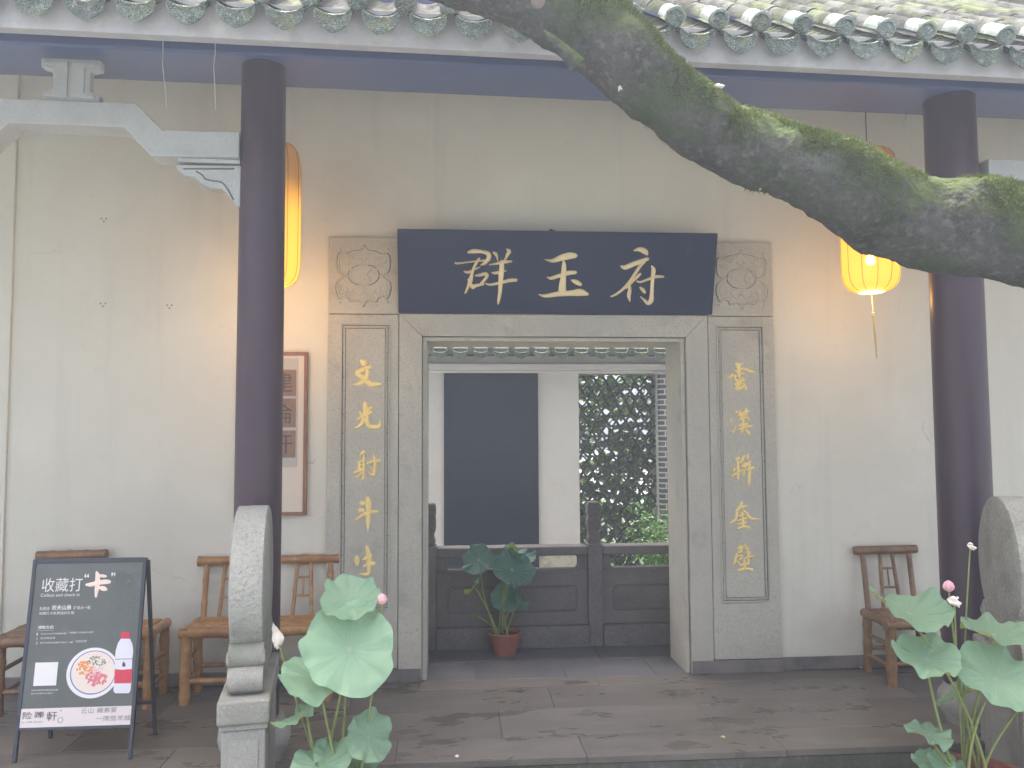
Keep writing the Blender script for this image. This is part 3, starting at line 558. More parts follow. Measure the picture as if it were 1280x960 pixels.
# ------------------------------------------------------------------ stone shoulder beams
sb = thing('stone_brace_beam', 'pale stepped stone beam with I-shaped block and bracket, left of the dark column', 'stone beam', (-2.6, -1.25, 3.0))
MXB = Matrix.Translation((0, CY, 0)) @ Matrix.Rotation(ROT, 4, 'Z')
cxm = -2.63
hp = [(cxm, 3.294), (-2.301, 3.296), (-2.172, 3.163), (-1.793, 3.168), (-1.793, 3.034), (-2.224, 3.026), (-2.357, 3.170), (cxm, 3.168)]
poly = hp[:-1] + [(2*cxm-a, c) for a, c in hp[::-1]][:-0 or None]
poly = [hp[i] for i in (0, 1, 2, 3, 4, 5, 6)] + [(2*cxm-hp[i][0], hp[i][1]) for i in (6, 5, 4, 3, 2, 1)]
obj('beam', MB().prism(poly[::-1], -.085, .065, MXB), STONE_B, sb, bevel=.006)
ib = [(-2.772, 3.300), (-2.489, 3.300), (-2.489, 3.345), (-2.535, 3.36), (-2.535, 3.46), (-2.486, 3.475), (-2.486, 3.522), (-2.772, 3.522), (-2.772, 3.475), (-2.715, 3.46), (-2.715, 3.36), (-2.772, 3.345)]
blk = obj('i_shaped_block', MB().prism(ib, -.06, -.005, MXB), STONE_B, sb, bevel=.006)
obj('raised_panel', MB().prism([(-2.750, 3.318), (-2.640, 3.318), (-2.640, 3.504), (-2.750, 3.504), (-2.750, 3.488), (-2.69, 3.476), (-2.69, 3.345), (-2.75, 3.334)], -.070, -.061, MXB), STONE_B, blk, bevel=.003)
obj('raised_panel', MB().prism([(-2.622, 3.318), (-2.510, 3.318), (-2.510, 3.334), (-2.560, 3.345), (-2.560, 3.476), (-2.508, 3.488), (-2.508, 3.504), (-2.622, 3.504)], -.070, -.061, MXB), STONE_B, blk, bevel=.003)
bk = [(218,206),(300,207),(299,259),(293,257),(287,247),(281,240),(276,236),(262,235),(252,231),(246,226),(242,221),(230,220),(222,213)]
bkp = [at(u, v, CY-.06, S) for u, v in bk]
bp = [(q.x, q.z) for q in bkp]
brk = obj('bracket', MB().prism(bp[::-1], -.06, .02, MXB), STONE_B, sb, bevel=.004)
ins = [at(u, v, CY-.06, S) for u, v in [(228,211),(292,211)]]
obj('bracket_groove_shade', MB().tube([MXB @ V((q.x, -.061, q.z)) for q in ins], .004, 6).tube([MXB @ V((a, -.061, c)) for a, c in [q[:2] for q in spline([(at(u, v, CY-.06, S).x, at(u, v, CY-.06, S).z) for u, v in [(244,214),(252,219),(256,224),(266,226),(276,228),(283,236),(291,250)]], 4)]], .004, 6), GROOVE_SHADE, brk)  # dark tubes painted as shaded grooves on the bracket
obj('bracket_tongue', MB().box(-2.10, -1.795, -.055, .03, 3.010, 3.030, MXB), STONE_B, sb)
sb2 = thing('stone_brace_beam', 'end of a pale stone beam emerging above the branch at the right edge', 'stone beam', (2.6, -1.05, 3.0))
pts2 = [(2.355, 3.034), (2.75, 3.028), (2.88, 3.17), (3.5, 3.17), (3.5, 3.295), (2.83, 3.295), (2.70, 3.165), (2.355, 3.170)]
obj('beam', MB().prism(pts2, -.10, .08, MXB), STONE_B, sb2, bevel=.006)

# ------------------------------------------------------------------ lanterns
def lantern(x, y, zb, H, R, label, bulbstr, watts):
    t = thing('lantern', label, 'lantern', (x, y, zb), 'yellow silk lanterns')
    prof = [(.075, 0), (.115, .004), (.155, .022), (.185, .06), (.198, .12), (.2, .20), (.2, H-.22), (.197, H-.13), (.182, H-.06), (.15, H-.02), (.10, H-.003), (.07, H)]
    prof = [(a*R/.2, b2) for a, b2 in prof]
    mb = MB().lathe(prof[0:], (0, 0, 0), 40); mb.f = mb.f[:-2]
    ld = bpy.data.lights.new('lantern_lamp', 'POINT'); ld.energy = watts; ld.color = (1, .50, .16); ld.shadow_soft_size = .05
    lo_ = bpy.data.objects.new('lantern_lamp', ld); COL.objects.link(lo_); lo_.parent = t; lo_.location = (0, 0, -.06)
    o = link('lantern_shade', mb.mesh('lantern_shade', SILK, 60), t, True)
    for k in range(12):
        w = 2*pi*(k+.5)/12
        obj('rib', MB().tube([(a*1.004*cos(w), a*1.004*sin(w), b2) for a, b2 in prof], .0016, 5), DARKCORD, t, local=True)
    obj('bottom_ring', MB().lathe([(.068, -.004), (.078, -.004), (.078, .008), (.068, .008)], (0, 0, 0), 28), RING_GLOW, t, local=True, smooth=40)
    obj('cord', MB().tube([(0, 0, H-.01), (0, 0, 3.72-zb)], .003, 6), DARKCORD, t, local=True)
    tas = obj('tassel', MB().tube([(0, 0, 0), (.004, 0, -.08), (.006, 0, -.13)], .0018, 5).lathe([(.004, -.13), (.009, -.135), (.009, -.155), (.003, -.165)], (.006, 0, 0), 8).tube([(.008, 0, -.16), (.016, 0, -.30), (.020, 0, -.40)], [.006, .008, .005], 6).lathe([(.003, -.40), (.007, -.405), (.002, -.43)], (.02, 0, 0), 8), TASSEL, t, local=True)
    obj('bulb', MB().lathe([(.002, .17), (.022, .178), (.03, .20), (.022, .225), (.01, .24)], (0, 0, 0), 14), HOTB, t, local=True, smooth=60) if True else None
    return t
lantern(1.955, -.55, 2.50, .92, .176, 'glowing yellow silk lantern half hidden by the mossy branch, at right', 1, .7)
lantern(-1.790, -.55, 2.50, .88, .176, 'glowing yellow silk lantern mostly hidden behind the left column', 0, 1.6)

# ------------------------------------------------------------------ framed picture
pc = thing('framed_picture', 'tall framed picture with three brown paper squares behind the left column', 'picture', (-1.88, 0, 1.6))
px0, px1, pz0, pz1 = -2.105, -1.654, 1.086, 2.160
mb = MB()
for a, b2, c, d in ((px0, px0+.022, pz0, pz1), (px1-.022, px1, pz0, pz1), (px0+.022, px1-.022, pz0, pz0+.022), (px0+.022, px1-.022, pz1-.022, pz1)): mb.box(a, b2, -.040, -.002, c, d)
obj('frame', mb, FRAMEW, pc, bevel=.003)
obj('mount', MB().box(px0+.02, px1-.02, -.026, -.004, pz0+.02, pz1-.02), MATTE, pc)
obj('mount_strip', MB().box(px0+.10, -1.715, -.029, -.024, 1.40, 2.12), mat('pale_mount_strip', (.50, .47, .42), .8), pc)

TMP = bpy.data.curves.new('tmp_text', 'FONT'); TMPO = bpy.data.objects.new('tmp_text', TMP); COL.objects.link(TMPO); TMP.resolution_u = 3
def text_mesh(body, w, h, place_fn, m, name='lettering', bold=0.0):
    TMP.body = body; TMP.offset = bold
    bpy.context.view_layer.update(); dg = bpy.context.evaluated_depsgraph_get()
    me = bpy.data.meshes.new_from_object(TMPO.evaluated_get(dg)); me.name = name
    xs = [q.co.x for q in me.vertices]; ys = [q.co.y for q in me.vertices]
    if not xs: return me
    x0, x1, y0, y1 = min(xs), max(xs), min(ys), max(ys)
    for q in me.vertices: q.co = place_fn((q.co.x-x0)/(x1-x0)*w, (q.co.y-y0)/max(y1-y0, 1e-6)*h)
    me.materials.clear(); me.materials.append(m); return me
for (zt, zb, ch) in ((2.043, 1.868, '建'), (1.852, 1.662, '論'), (1.641, 1.463, '軒')):
    q = obj('paper_square', MB().box(px0+.12, -1.728, -.033, -.028, zb, zt), SEALP, pc)
    link('lettering', text_mesh(ch, .15, .13, lambda a, b2, zb=zb: V((-1.90+a, -.0345, zb+.025+b2)), INKD), q)

# ------------------------------------------------------------------ bamboo furniture
def culm(mb, a, b_, r, nodes_=3, seg=10, bend=.0):
    a, b_ = V(a), V(b_); n = nodes_*6; pts = []; rad = []
    off = rnd.random()
    sd_ = V((rnd.uniform(-1, 1), rnd.uniform(-1, 1), 0))*bend
    for i in range(n+1):
        t = i/n; pts.append(a.lerp(b_, t)+sd_*sin(pi*t)); ph = (t*nodes_+off) % 1
        rad.append(r*(1.0+(.13 if min(ph, 1-ph) < .07 else 0)-.03*sin(pi*ph)))
    return mb.tube(pts, rad, seg)
def bamboo_seat(name, label, cat, cx_, w, yb, depth, m, splats, rail_w, hs=.44, hb=.83, lean=.07, back=True, group=None, thick=1.0):
    t = thing(name, label, cat, (cx_, yb-depth/2, 0), group)
    yf = yb-depth; x0, x1 = cx_-w/2, cx_+w/2
    for x in (x0, x1):
        o = obj('leg', culm(MB(), (x, yf, 0), (x+.004, yf+.006, hs-.02), .033*thick, 3, 12), m, t, smooth=50)
        obj('leg', culm(MB(), (x*.995+cx_*.005, yb, 0), (x, yb-.01, hs-.02), .028*thick, 3, 12), m, t, smooth=50)
        obj('stretcher', culm(MB(), (x, yf, .115), (x, yb, .12), .014*thick, 2), m, t, smooth=50)
        obj('seat_rail', culm(MB(), (x, yf-.03, hs-.012), (x, yb+.03, hs-.012), .030*thick, 2, 12), m, t, smooth=50)
        obj('side_rung', culm(MB(), (x, yf, .25), (x, yb, .255), .014*thick, 2), m, t, smooth=50)
    obj('stretcher', culm(MB(), (x0, yf+.005, .135), (x1, yf+.005, .135), .016*thick, 4), m, t, smooth=50)
    obj('stretcher', culm(MB(), (x0, yb, .16), (x1, yb, .16), .014*thick, 4), m, t, smooth=50)
    obj('front_rail', culm(MB(), (x0-.035, yf-.004, hs-.018), (x1+.035, yf-.004, hs-.012), .033*thick, 5, 12), m, t, smooth=50)
    ns = max(4, int(depth/.045))
    for k in range(ns):
        y = yf+.045+(depth-.06)*k/(ns-1)
        obj('seat_slat', culm(MB(), (x0+.02, y, hs+.005), (x1-.02, y, hs+.005), .0175*thick, 3), m, t, smooth=50)
    if back:
        rx0, rx1 = cx_-rail_w/2, cx_+rail_w/2; top = lambda x: V((x, yb+lean, hb-.03))
        obj('top_rail', culm(MB(), (rx0, yb+lean, hb-.03), (rx1, yb+lean, hb-.026), .030*thick, 4, 12), m, t, smooth=50)
        for x in (rx0+.055, rx1-.055):
            obj('back_post', culm(MB(), (x, yb-.005, hs-.06), (x, yb+lean, hb-.04), .0185*thick, 3), m, t, smooth=50)
        for sx in splats:
            for d in (-1, 1):
                obj('splat_upright', culm(MB(), (cx_+sx+d*.062, yb-.003, hs-.01), (cx_+sx+d*.042, yb+lean-.004, hb-.04), .0125*thick, 4), m, t, smooth=50)
            for q in (.40, .72):
                z = hs+(hb-.04-hs)*q; y = yb+lean*q-.004
                obj('splat_rung', culm(MB(), (cx_+sx-.055, y, z), (cx_+sx+.055, y, z), .008*thick, 2), m, t, smooth=50)
            z0_, z1_ = hs+(hb-.04-hs)*.40, hs+(hb-.04-hs)*.72
            obj('splat_spindle', culm(MB(), (cx_+sx, yb+lean*.40, z0_), (cx_+sx, yb+lean*.72, z1_), .006*thick, 2), m, t, smooth=50)
    return t
bamboo_seat('bamboo_bench', 'two-seat brown bamboo bench behind the left column, beside the doorway', 'bench', -1.885, .84, -.105, .25, BAMBOO, (-.235, .225), .90)
bamboo_seat('bamboo_chair', 'bamboo chair hidden behind the standing sign, only its dark top rail showing', 'chair', -3.11, .42, -.13, .34, BAMBOO_D, (0,), .43, hb=.885, group='bamboo chairs')
bamboo_seat('bamboo_stool', 'low backless bamboo stool showing at the right edge of the standing sign', 'stool', -2.74, .47, -.12, .27, BAMBOO, (), .4, back=False)
bamboo_seat('bamboo_chair', 'dark brown bamboo chair against the wall at right, behind lotus leaves', 'chair', 2.275, .37, -.10, .30, BAMBOO_D, (.0,), .44, hs=.40, hb=.83, lean=.065, group='bamboo chairs')

# ------------------------------------------------------------------ standing sign
sg = thing('standing_sign', 'dark grey A-frame poster sign with a bowl and a water bottle', 'sign', (-2.6, -1.02, 0))
yb0, ya, za_ = -1.165, -1.025, .935
sup = V((0, ya-yb0, za_)).normalized(); sn = V((0, -sup.z, sup.y)); so_ = V((-2.6, yb0, 0))
def loc(u, v): q = atp(u, v, so_, sn)-so_; return q.x, q.dot(sup)
def wp(a, b2, d=0.0): return so_+V((1, 0, 0))*a+sup*b2+sn*d
lx0 = (loc(17.5, 948)[0]+loc(39.5, 702)[0])/2; lx1 = (loc(165.5, 944)[0]+loc(182.5, 699)[0])/2
ltop = loc(110, 699)[1]; lbot = loc(97, 908)[1]
RS = Matrix((V((1, 0, 0)), -sn, sup)).transposed().to_4x4(); RS.translation = so_
for x in (lx0, lx1-.018): obj('leg', MB().box(x, x+.018, -.004, .016, 0.0, ltop+.004, RS), METAL, sg, bevel=.002)
obj('frame_rail', MB().box(lx0+.018, lx1-.018, -.004, .016, ltop-.018, ltop+.006, RS), METAL, sg, bevel=.002)
obj('frame_rail', MB().box(lx0+.018, lx1-.018, -.004, .016, lbot-.014, lbot, RS), METAL, sg, bevel=.002)
apex = wp(0, ltop, -.02); bdir = V((0, .16, -apex.z)); bl_ = bdir.length; bdir.normalize()
RB = Matrix((V((1, 0, 0)), V((0, bdir.z, -bdir.y))*-1, -bdir)).transposed().to_4x4(); RB.translation = apex+bdir*bl_
for x in (lx0+.03, lx1-.002): obj('rear_leg', MB().box(x-.009, x+.009, -.009, .009, 0, bl_-.01, RB), METAL, sg, bevel=.002)
obj('rear_rail', MB().box(lx0+.04, lx1-.012, -.008, .008, bl_*.18, bl_*.18+.016, RB), METAL, sg)
po = obj('poster', MB().box(lx0+.016, lx1-.016, .001, .010, lbot-.002, ltop-.016, RS), POSTER, sg)
band = loc(100, 884)[1]
obj('cream_band', MB().box(lx0+.0185, lx1-.0185, -.0012, .0005, lbot+.001, band, RS), PAPER, po)
def txt(body, u0, u1, vb, vt, m, bold=0.0, name='lettering'):
    a0, b0 = loc(u0, vb); a1, b1 = loc(u1, vt)
    link(name, text_mesh(body, a1-a0, b1-b0, lambda a, b2: wp(a0+a, b0+b2, .0024), m, name, bold), po)
def sq(u0, u1, v0, v1, m, d=.0016, name='print'):
    a0, b0 = loc(u0, v1); a1, b1 = loc(u1, v0)
    obj(name, MB().box(a0, a1, -d, -d+.0007, b0, b1, RS), m, po)
txt('收藏打', 52, 104, 740, 722, INKW)
txt('“', 105.5, 112, 722, 717, INKW, .02); txt('”', 139, 145, 720.5, 715.5, INKW, .02)
sq(51.5, 101, 738.9, 739.8, INKW)
txt('Collect and check in', 51, 100, 746, 741.2, INKW)
kk = [[(590,225,20),(640,225,40),(720,205,40),(790,195,45),(850,195,35)],[(705,85,20),(718,130,45),(715,200,45),(708,280,40),(698,360,20)],[(730,125,20),(770,130,30),(810,135,22)],[(735,255,25),(780,268,45),(815,280,25)]]
obj('lettering', brush(kk, lambda a, b2: wp(*loc(40+a/8.727, 705+b2/8.727), .0018), .0045/8.727, sn, .0015), INKP, po)
txt('免费送', 49.5, 62.5, 763, 758.4, INKW); txt('农夫山泉', 64.5, 90, 762.6, 756, INKW, .02); txt('矿泉水一瓶', 92, 113.5, 761.8, 757, INKW)
txt('收藏打卡免费送好礼哦', 49, 93, 768.6, 764, INKW)
txt('领取方式:', 47.5, 68, 786.4, 781.6, INKW, .02); sq(46.5, 66.5, 787.6, 788.3, INKW)
txt('1', 46, 47.5, 794.5, 791, INKW); txt('关注大众点评收藏店铺', 51, 83, 793.4, 790.6, INKW); txt('“收藏打卡送好礼哦”', 86, 117.5, 792.0, 789.0, INKW)
txt('2', 45.6, 47.4, 800, 796.4, INKW); txt('出示给店员', 50.8, 69.5, 798.9, 796.0, INKW)
txt('3', 45.2, 47, 805.6, 802.2, INKW); txt('即可领取免费矿泉水一瓶', 50.4, 91.5, 804.6, 801.6, INKW); txt('“先到先得”', 94, 109.5, 803.0, 800.0, INKW)
sq(41.5, 73, 827.5, 857.5, INKW, name='blank_label')
txt('扫码领取优惠活动券', 39.5, 73, 864.0, 861.0, INKW); txt('更多优惠尽在其中', 39, 66, 868.0, 865.4, INKW)
txt('道', 138, 170, 777, 745, INKM, -.004); txt('味', 142, 172, 738, 712, INKM, -.004)
# bowl of pudding with fruit dice, and water bottle: flat print
def disc(u, v, ru, rv, m, d, n=40, name='bowl'):
    a, b2 = loc(u, v); k = .00445
    mb = MB(); mb.v = [wp(a, b2, d)]+[wp(a+ru*k*cos(2*pi*q/n), b2+rv*k*sin(2*pi*q/n), d) for q in range(n)]
    mb.f = [(0, 1+q, 1+(q+1) % n) for q in range(n)]
    return mb
bo = obj('bowl', disc(116, 841, 29.0, 27.6, INKW, .0016), INKW, po)
obj('bowl_line', disc(116.5, 840.5, 25.4, 24.0, INKB, .0019), INKB, po)
obj('pudding', disc(116.8, 840.3, 24.3, 22.9, INKP, .0022), mat('print_cream', (.88, .76, .66), .6), po)
rb = random.Random(5)
for m, c, n, sx, sy, sz in ((INKO, (106, 836), 46, 11, 9, 2.2), (INKK, (121, 848), 80, 13, 9, 2.2), (INKV, (124, 826), 60, 14, 6, 1.2), (mat('print_pale_pink', (.85, .55, .55), .6), (117, 838), 26, 12, 7, 2.0)):
    mb = MB()
    for q in range(n):
        a, r_ = rb.uniform(0, 2*pi), sqrt(rb.random()); uu, vv = c[0]+sx*r_*cos(a), c[1]+sy*r_*sin(a)
        if ((uu-117)/22)**2+((vv-840)/20.5)**2 > 1: continue
        dmb = disc(uu, vv, sz*rb.uniform(.5, .8), sz*rb.uniform(.45, .8), m, .0025+rb.random()*.0006, 6); bq = len(mb.v); mb.v += dmb.v; mb.f += [tuple(i+bq for i in f) for f in dmb.f]
    o = obj('fruit_dice', mb, m, po); o['kind'] = 'stuff'
def silh(pts, m, d, name):
    P = [wp(*loc(80+a/9.6, 780+b2/9.6), d) for a, b2 in pts]; mb = MB(); mb.v = P; mb.f = [tuple(range(len(P)))]
    obj(name, mb, m, po)
silh([(685,175),(795,175),(825,240),(835,330),(822,420),(818,540),(812,700),(800,800),(780,830),(615,830),(595,800),(605,700),(612,540),(614,420),(622,320),(650,230)][::-1], mat('print_bottle', (.82, .80, .84), .5), .0034, 'bottle')
silh([(688,98),(790,92),(795,165),(682,172)][::-1], INKR, .0036, 'bottle_cap')
silh([(612,418),(822,412),(822,420),(612,427)][::-1], INKG, .0038, 'bottle_line')
silh([(612,540),(700,548),(818,538),(810,708),(606,712)][::-1], INKR, .0038, 'bottle_label')
silh([(718,445),(735,470),(745,500),(722,515),(700,500),(705,470)][::-1], INKD, .0038, 'bottle_emblem')
txt('农夫山泉', 146.2, 162, 844.5, 840.0, INKW, .02)
# lower band
txt('险', 28.5, 40.5, 899, 889.5, INKD); txt('躒', 43, 56, 897.5, 889, INKD); txt('軒', 58, 72, 901, 889, INKD)
txt('In Yuk Xuan', 28, 53, 903.6, 901, INKD)
sq(75.5, 77, 887.2, 888.9, INKD)
a0, b0 = loc(75.5, 900)
obj('seal_ring', MB().tube([wp(a0+.0125*cos(q*pi/10), b0+.0125*sin(q*pi/10), .0018) for q in range(20)], .0014, 4, closed=True), INKG, po)
txt('云山', 101.5, 117.5, 892, 884.6, INKG); txt('藏素宴', 121, 146.5, 891, 883.6, INKG); txt('一席揽羊城', 120, 163.5, 901.5, 893.5, INKG)

# ------------------------------------------------------------------ drum stones
def drum_stone(P, ang, label, R=.335, zc=.955, th=.142, side=1):
    """P = foot of the middle of the drum; its faces look along local x, the rim to the yard along local -y"""
    t = thing('drum_stone', label, 'drum stone', (P[0], P[1], -.36), 'drum stones flanking the step')
    MX = Matrix.Translation((P[0], P[1], 0)) @ Matrix.Rotation(ang, 4, 'Z')
    RX = Matrix.Rotation(pi/2, 4, 'Y')
    h = th/2
    drum = obj('drum', MB().lathe([(.02, -h*1.12), (R*.55, -h*1.10), (R*.86, -h*1.02), (R*.955, -h*.99), (R, -h*.9), (R*1.004, 0), (R, h*.9), (R*.955, h*.99), (R*.86, h*1.02), (R*.55, h*1.10), (.02, h*1.12)], (0, 0, 0), 72, None), DRUMF, t, smooth=38)
    drum.data.transform(MX @ Matrix.Translation((0, 0, zc)) @ RX)
    lotus_z = zc-R
    for sgn in (-1, 1):
        for yy, zz, r in ((.245, zc-R+.065, .052), (.275, zc-R-.025, .052)):
            if sgn > 0: yy *= .98
            mb = MB().tube([MX @ V((x, sgn*yy, zz)) for x in (-h*1.02, -h, -.5*h, 0, .5*h, h, h*1.02)], [r*.8, r, r, r, r, r, r*.8], 24)
            obj('scroll', mb, STONE_G, t, smooth=40)
        for f in (-1, 1):
            mb = MB().tube([MX @ V((f*h*1.02, sgn*(.255+.044*(1-q/26)*cos(q*.42)), zc-R+.045+.044*(1-q/26)*sin(q*.42))) for q in range(24)], .006, 5)
            obj('spiral_carving', mb, STONE_G, t, smooth=50)
    obj('cradle', MB().prism([(-.285, zc-R-.085), (.285, zc-R-.085), (.25, zc-R+.04), (.17, zc-R+.085), (0, zc-R+.03), (-.17, zc-R+.085), (-.25, zc-R+.04)][::-1], -h*.93, h*.93, MX, 'yz'), STONE_G, t, bevel=.006)
    zt = zc-R-.085
    obj('cap_slab', MB().box(-.104, .104, -.37, .37, zt-.10, zt-.002, MX), STONE_G, t, bevel=.01)
    obj('cap_moulding', MB().box(-.096, .096, -.355, .355, zt-.125, zt-.102, MX), STONE_G, t, bevel=.006)
    ped = obj('pedestal', MB().box(-.087, .087, -.345, .345, -.27, zt-.127, MX), STONE_G, t, bevel=.007)
    for f in (-1, 1):
        obj('raised_panel', MB().box(-.060, .060, f*.3475-.004, f*.3475+.004, -.20, zt-.165, MX), STONE_G, ped, bevel=.004)
        obj('raised_panel', MB().box(f*.0895-.004, f*.0895+.004, -.29, .29, -.20, zt-.165, MX), STONE_G, ped, bevel=.004)
    obj('foot', MB().box(-.135, .135, -.40, .40, -.36, -.272, MX), STONE_G, t, bevel=.012)
    return t
drum_stone((-1.605, -1.63), radians(9), 'upright stone drum on a pedestal in front of the left column')
drum_stone((2.060, -1.60), radians(-20), 'upright stone drum on a pedestal at the right edge behind lotus')

# ------------------------------------------------------------------ lotus plants
def lotus_leaf(c, n, R, seed, cup=.12, wave=.05, fold=0, foldang=0, lobes=7):
    r0 = random.Random(seed); c = V(c); n = V(n).normalized(); ex = n.orthogonal().normalized()
    ex = V((1, 0, 0)); ex = (ex-n*ex.dot(n)).normalized(); ey = n.cross(ex)
    nr, nt_ = 12, 72; ph = [r0.uniform(0, 6.28) for _ in range(5)]; me = bpy.data.meshes.new('leaf'); vs = [c]; fs = []; uvs = []
    notch = r0.uniform(0, 6.28)
    for i in range(1, nr+1):
        r = i/nr
        for k in range(nt_):
            w = 2*pi*k/nt_
            rr = R*r*(1+.05*sin(2*w+ph[0])+.035*sin(3*w+ph[1])+.03*sin(lobes*w+ph[2])*r+.05*noise.noise(V((cos(w)*3, sin(w)*3, seed*1.3)))*r)
            d = abs((w-notch+pi) % (2*pi)-pi); rr *= 1-.08*math.exp(-(d/.18)**2)*r
            z = R*(cup*r*r+fold*r*r*cos(2*(w-foldang))+1.6*wave*r**3*(sin(lobes*w+ph[2])+.6*sin((lobes*2-3)*w+ph[3])+.8*sin(3*w+ph[4])))-R*.03*(1-r)**3
            z += R*.012*r*cos(21*w+1.2*sin(3*w))*(1-.2*r)+R*.13*r**4*noise.noise(V((cos(w)*2.2, sin(w)*2.2, seed*.37)))+R*.07*r*r*noise.noise(V((cos(w)*5*r, sin(w)*5*r, seed*.77+9)))
            vs.append(c+ex*(rr*cos(w))+ey*(rr*sin(w))+n*z)
    for k in range(nt_): fs.append((0, 1+k, 1+(k+1) % nt_)); uvs.append(((k+.5)/nt_, 0, k/nt_, 1/nr, (k+1)/nt_, 1/nr))
    for i in range(nr-1):
        for k in range(nt_):
            a = 1+i*nt_+k; b_ = 1+i*nt_+(k+1) % nt_
            fs.append((a, a+nt_, b_+nt_, b_)); uvs.append((k/nt_, (i+1)/nr, k/nt_, (i+2)/nr, (k+1)/nt_, (i+2)/nr, (k+1)/nt_, (i+1)/nr))
    me.from_pydata([tuple(v_) for v_ in vs], [], fs); uvl = me.uv_layers.new(name='uv')
    flat = [x_ for u_ in uvs for x_ in u_]; uvl.data.foreach_set('uv', flat)
    me.polygons.foreach_set('use_smooth', [True]*len(fs)); me.update(); return me
def stalk(par, a, b_, r=.006, bend=.03, seed=0, m=None):
    r0 = random.Random(seed); a, b_ = V(a), V(b_); d = V((r0.uniform(-1, 1), r0.uniform(-.6, .6), 0))*bend
    return obj('stalk', MB().tube([a.lerp(b_, t/12)+d*sin(pi*t/12)-V((0, 0, 0)) for t in range(13)], [r*1.15-(r*.3)*t/12 for t in range(13)], 8), m or STALK, par, smooth=60)
def bud(par, c, h=.05, r=.018, tilt=(0, 0, 1)):
    mb = MB(); mb.lathe([(r*.35, -h*.1), (r*.85, h*.15), (r, h*.38), (r*.82, h*.65), (r*.42, h*.88), (r*.06, h)], c, 16)
    o = obj('flower_bud', mb, PINK, par, smooth=70); 
    mb = MB()
    for q in range(5):
        w = q*2*pi/5+.3; pts = [V(c)+V((cos(w)*a*r, sin(w)*a*r, b2*h)) for a, b2 in ((.4, -.08), (.92, .16), (1.06, .4), (.80, .72), (.3, .95))]
        mb.tube(pts, [.002, .006, .007, .005, .001], 5)
    obj('bud_petal', mb, PINK, o, smooth=70)
def petal(par, c, w, h, seed):
    r0 = random.Random(seed); nx, nz = 6, 8; mb = MB(); c = V(c)
    for j in range(nz+1):
        for i in range(nx+1):
            a, b2 = i/nx*2-1, j/nz*2-1; ww = w*.5*sqrt(max(0.02, 1-b2*b2*.9))*(1+.15*sin(5*b2+seed)); mb.v.append(c+V((a*ww+.2*w*sin(2*b2+seed), -.012*(1-a*a)+.006*sin(6*b2), b2*h*.5+.08*h*sin(3*a+seed))))
    for j in range(nz):
        for i in range(nx): q = j*(nx+1)+i; mb.f.append((q, q+1, q+nx+2, q+nx+1))
    obj('petal', mb, PETAL, par, smooth=70)
def pot(par, c, r, h, name='pot', rim=.02):
    obj(name, MB().lathe([(r*.62, 0), (r*.66, .01), (r*.80, h*.5), (r*.93, h*.86), (r*.94, h*.90), (r*1.0, h*.91), (r*1.02, h*.97), (r*1.0, h), (r*.90, h), (r*.88, h*.9), (r*.86, h*.86)], c, 44), TERRA, par, smooth=40)
    obj('soil', MB().lathe([(r*.87, h*.80), (r*.87, h*.87)], c, 30), SOIL, par)

def lotus(base, label, pr, ph, leaves, buds, petals, Y, m=LOTUS, extra=0):
    t = thing('potted_lotus', label, 'lotus plant', base, 'potted lotus plants')
    pot(t, base, pr, ph); b0 = V(base)+V((0, 0, ph*.85)); r0 = random.Random(int(abs(base[0])*100))
    for i, (u, v, dy, R, n, cup, wave, fold, fa) in enumerate(leaves):
        c = at(u, v, Y+dy); lf = link('leaf', lotus_leaf(c, n, R, i*7+int(abs(base[0])*31), cup, wave, fold, fa), t)
        lf.data.materials.append(m)
        a = b0+V((r0.uniform(-.5, .5)*pr, r0.uniform(-.4, .4)*pr, 0)); e = c-V(n).normalized()*(.012+R*.03)
        stalk(t, a, e, .0062, .05*min(1, (c.z-a.z)*2), i+int(abs(base[0])*10))
    for (u, v, dy, h, r) in buds:
        c = at(u, v, Y+dy); a = b0+V((r0.uniform(-.4, .4)*pr, r0.uniform(-.3, .3)*pr, 0)); bud(t, c, h, r); stalk(t, a, c, .005, .03, int(u))
    for (u, v, dy, w, h) in petals: 
        c = at(u, v, Y+dy); petal(t, c, w, h, int(u) % 7)
        a = b0+V((r0.uniform(-.4, .4)*pr, .3*pr, 0)); stalk(t, a, c+V((0, .006, .0)), .004, .03, int(v))
    return t
YL = -2.05
lotus((-1.14, YL, -.36), 'potted lotus with a very large pale green leaf beside the left drum stone', .24, .46, [
    (437, 811, -.02, .188, (.05, -.86, .50), .10, .045, .03, .6), (397, 846, .03, .155, (-.05, -.40, .92), .18, .05, .05, .2),
    (381, 889, .08, .125, (-.50, .05, .86), .10, .06, .08, .3), (461, 921, -.03, .105, (.55, -.62, .56), .10, .06, .05, .9),
    (418, 946, .0, .085, (.1, -.35, .93), .16, .05, .06, 0), (400, 957, -.05, .13, (-.2, -.3, .93), .14, .05, .04, .4), (437, 752, .08, .125, (.1, -.55, .84), .30, .06, .10, 0),
    (445, 950, .06, .10, (.25, -.5, .83), .12, .05, .05, 1)],
    [(477.5, 754, .05, .040, .016)], [(345, 795, .18, .045, .10)], YL)
YR = -2.0
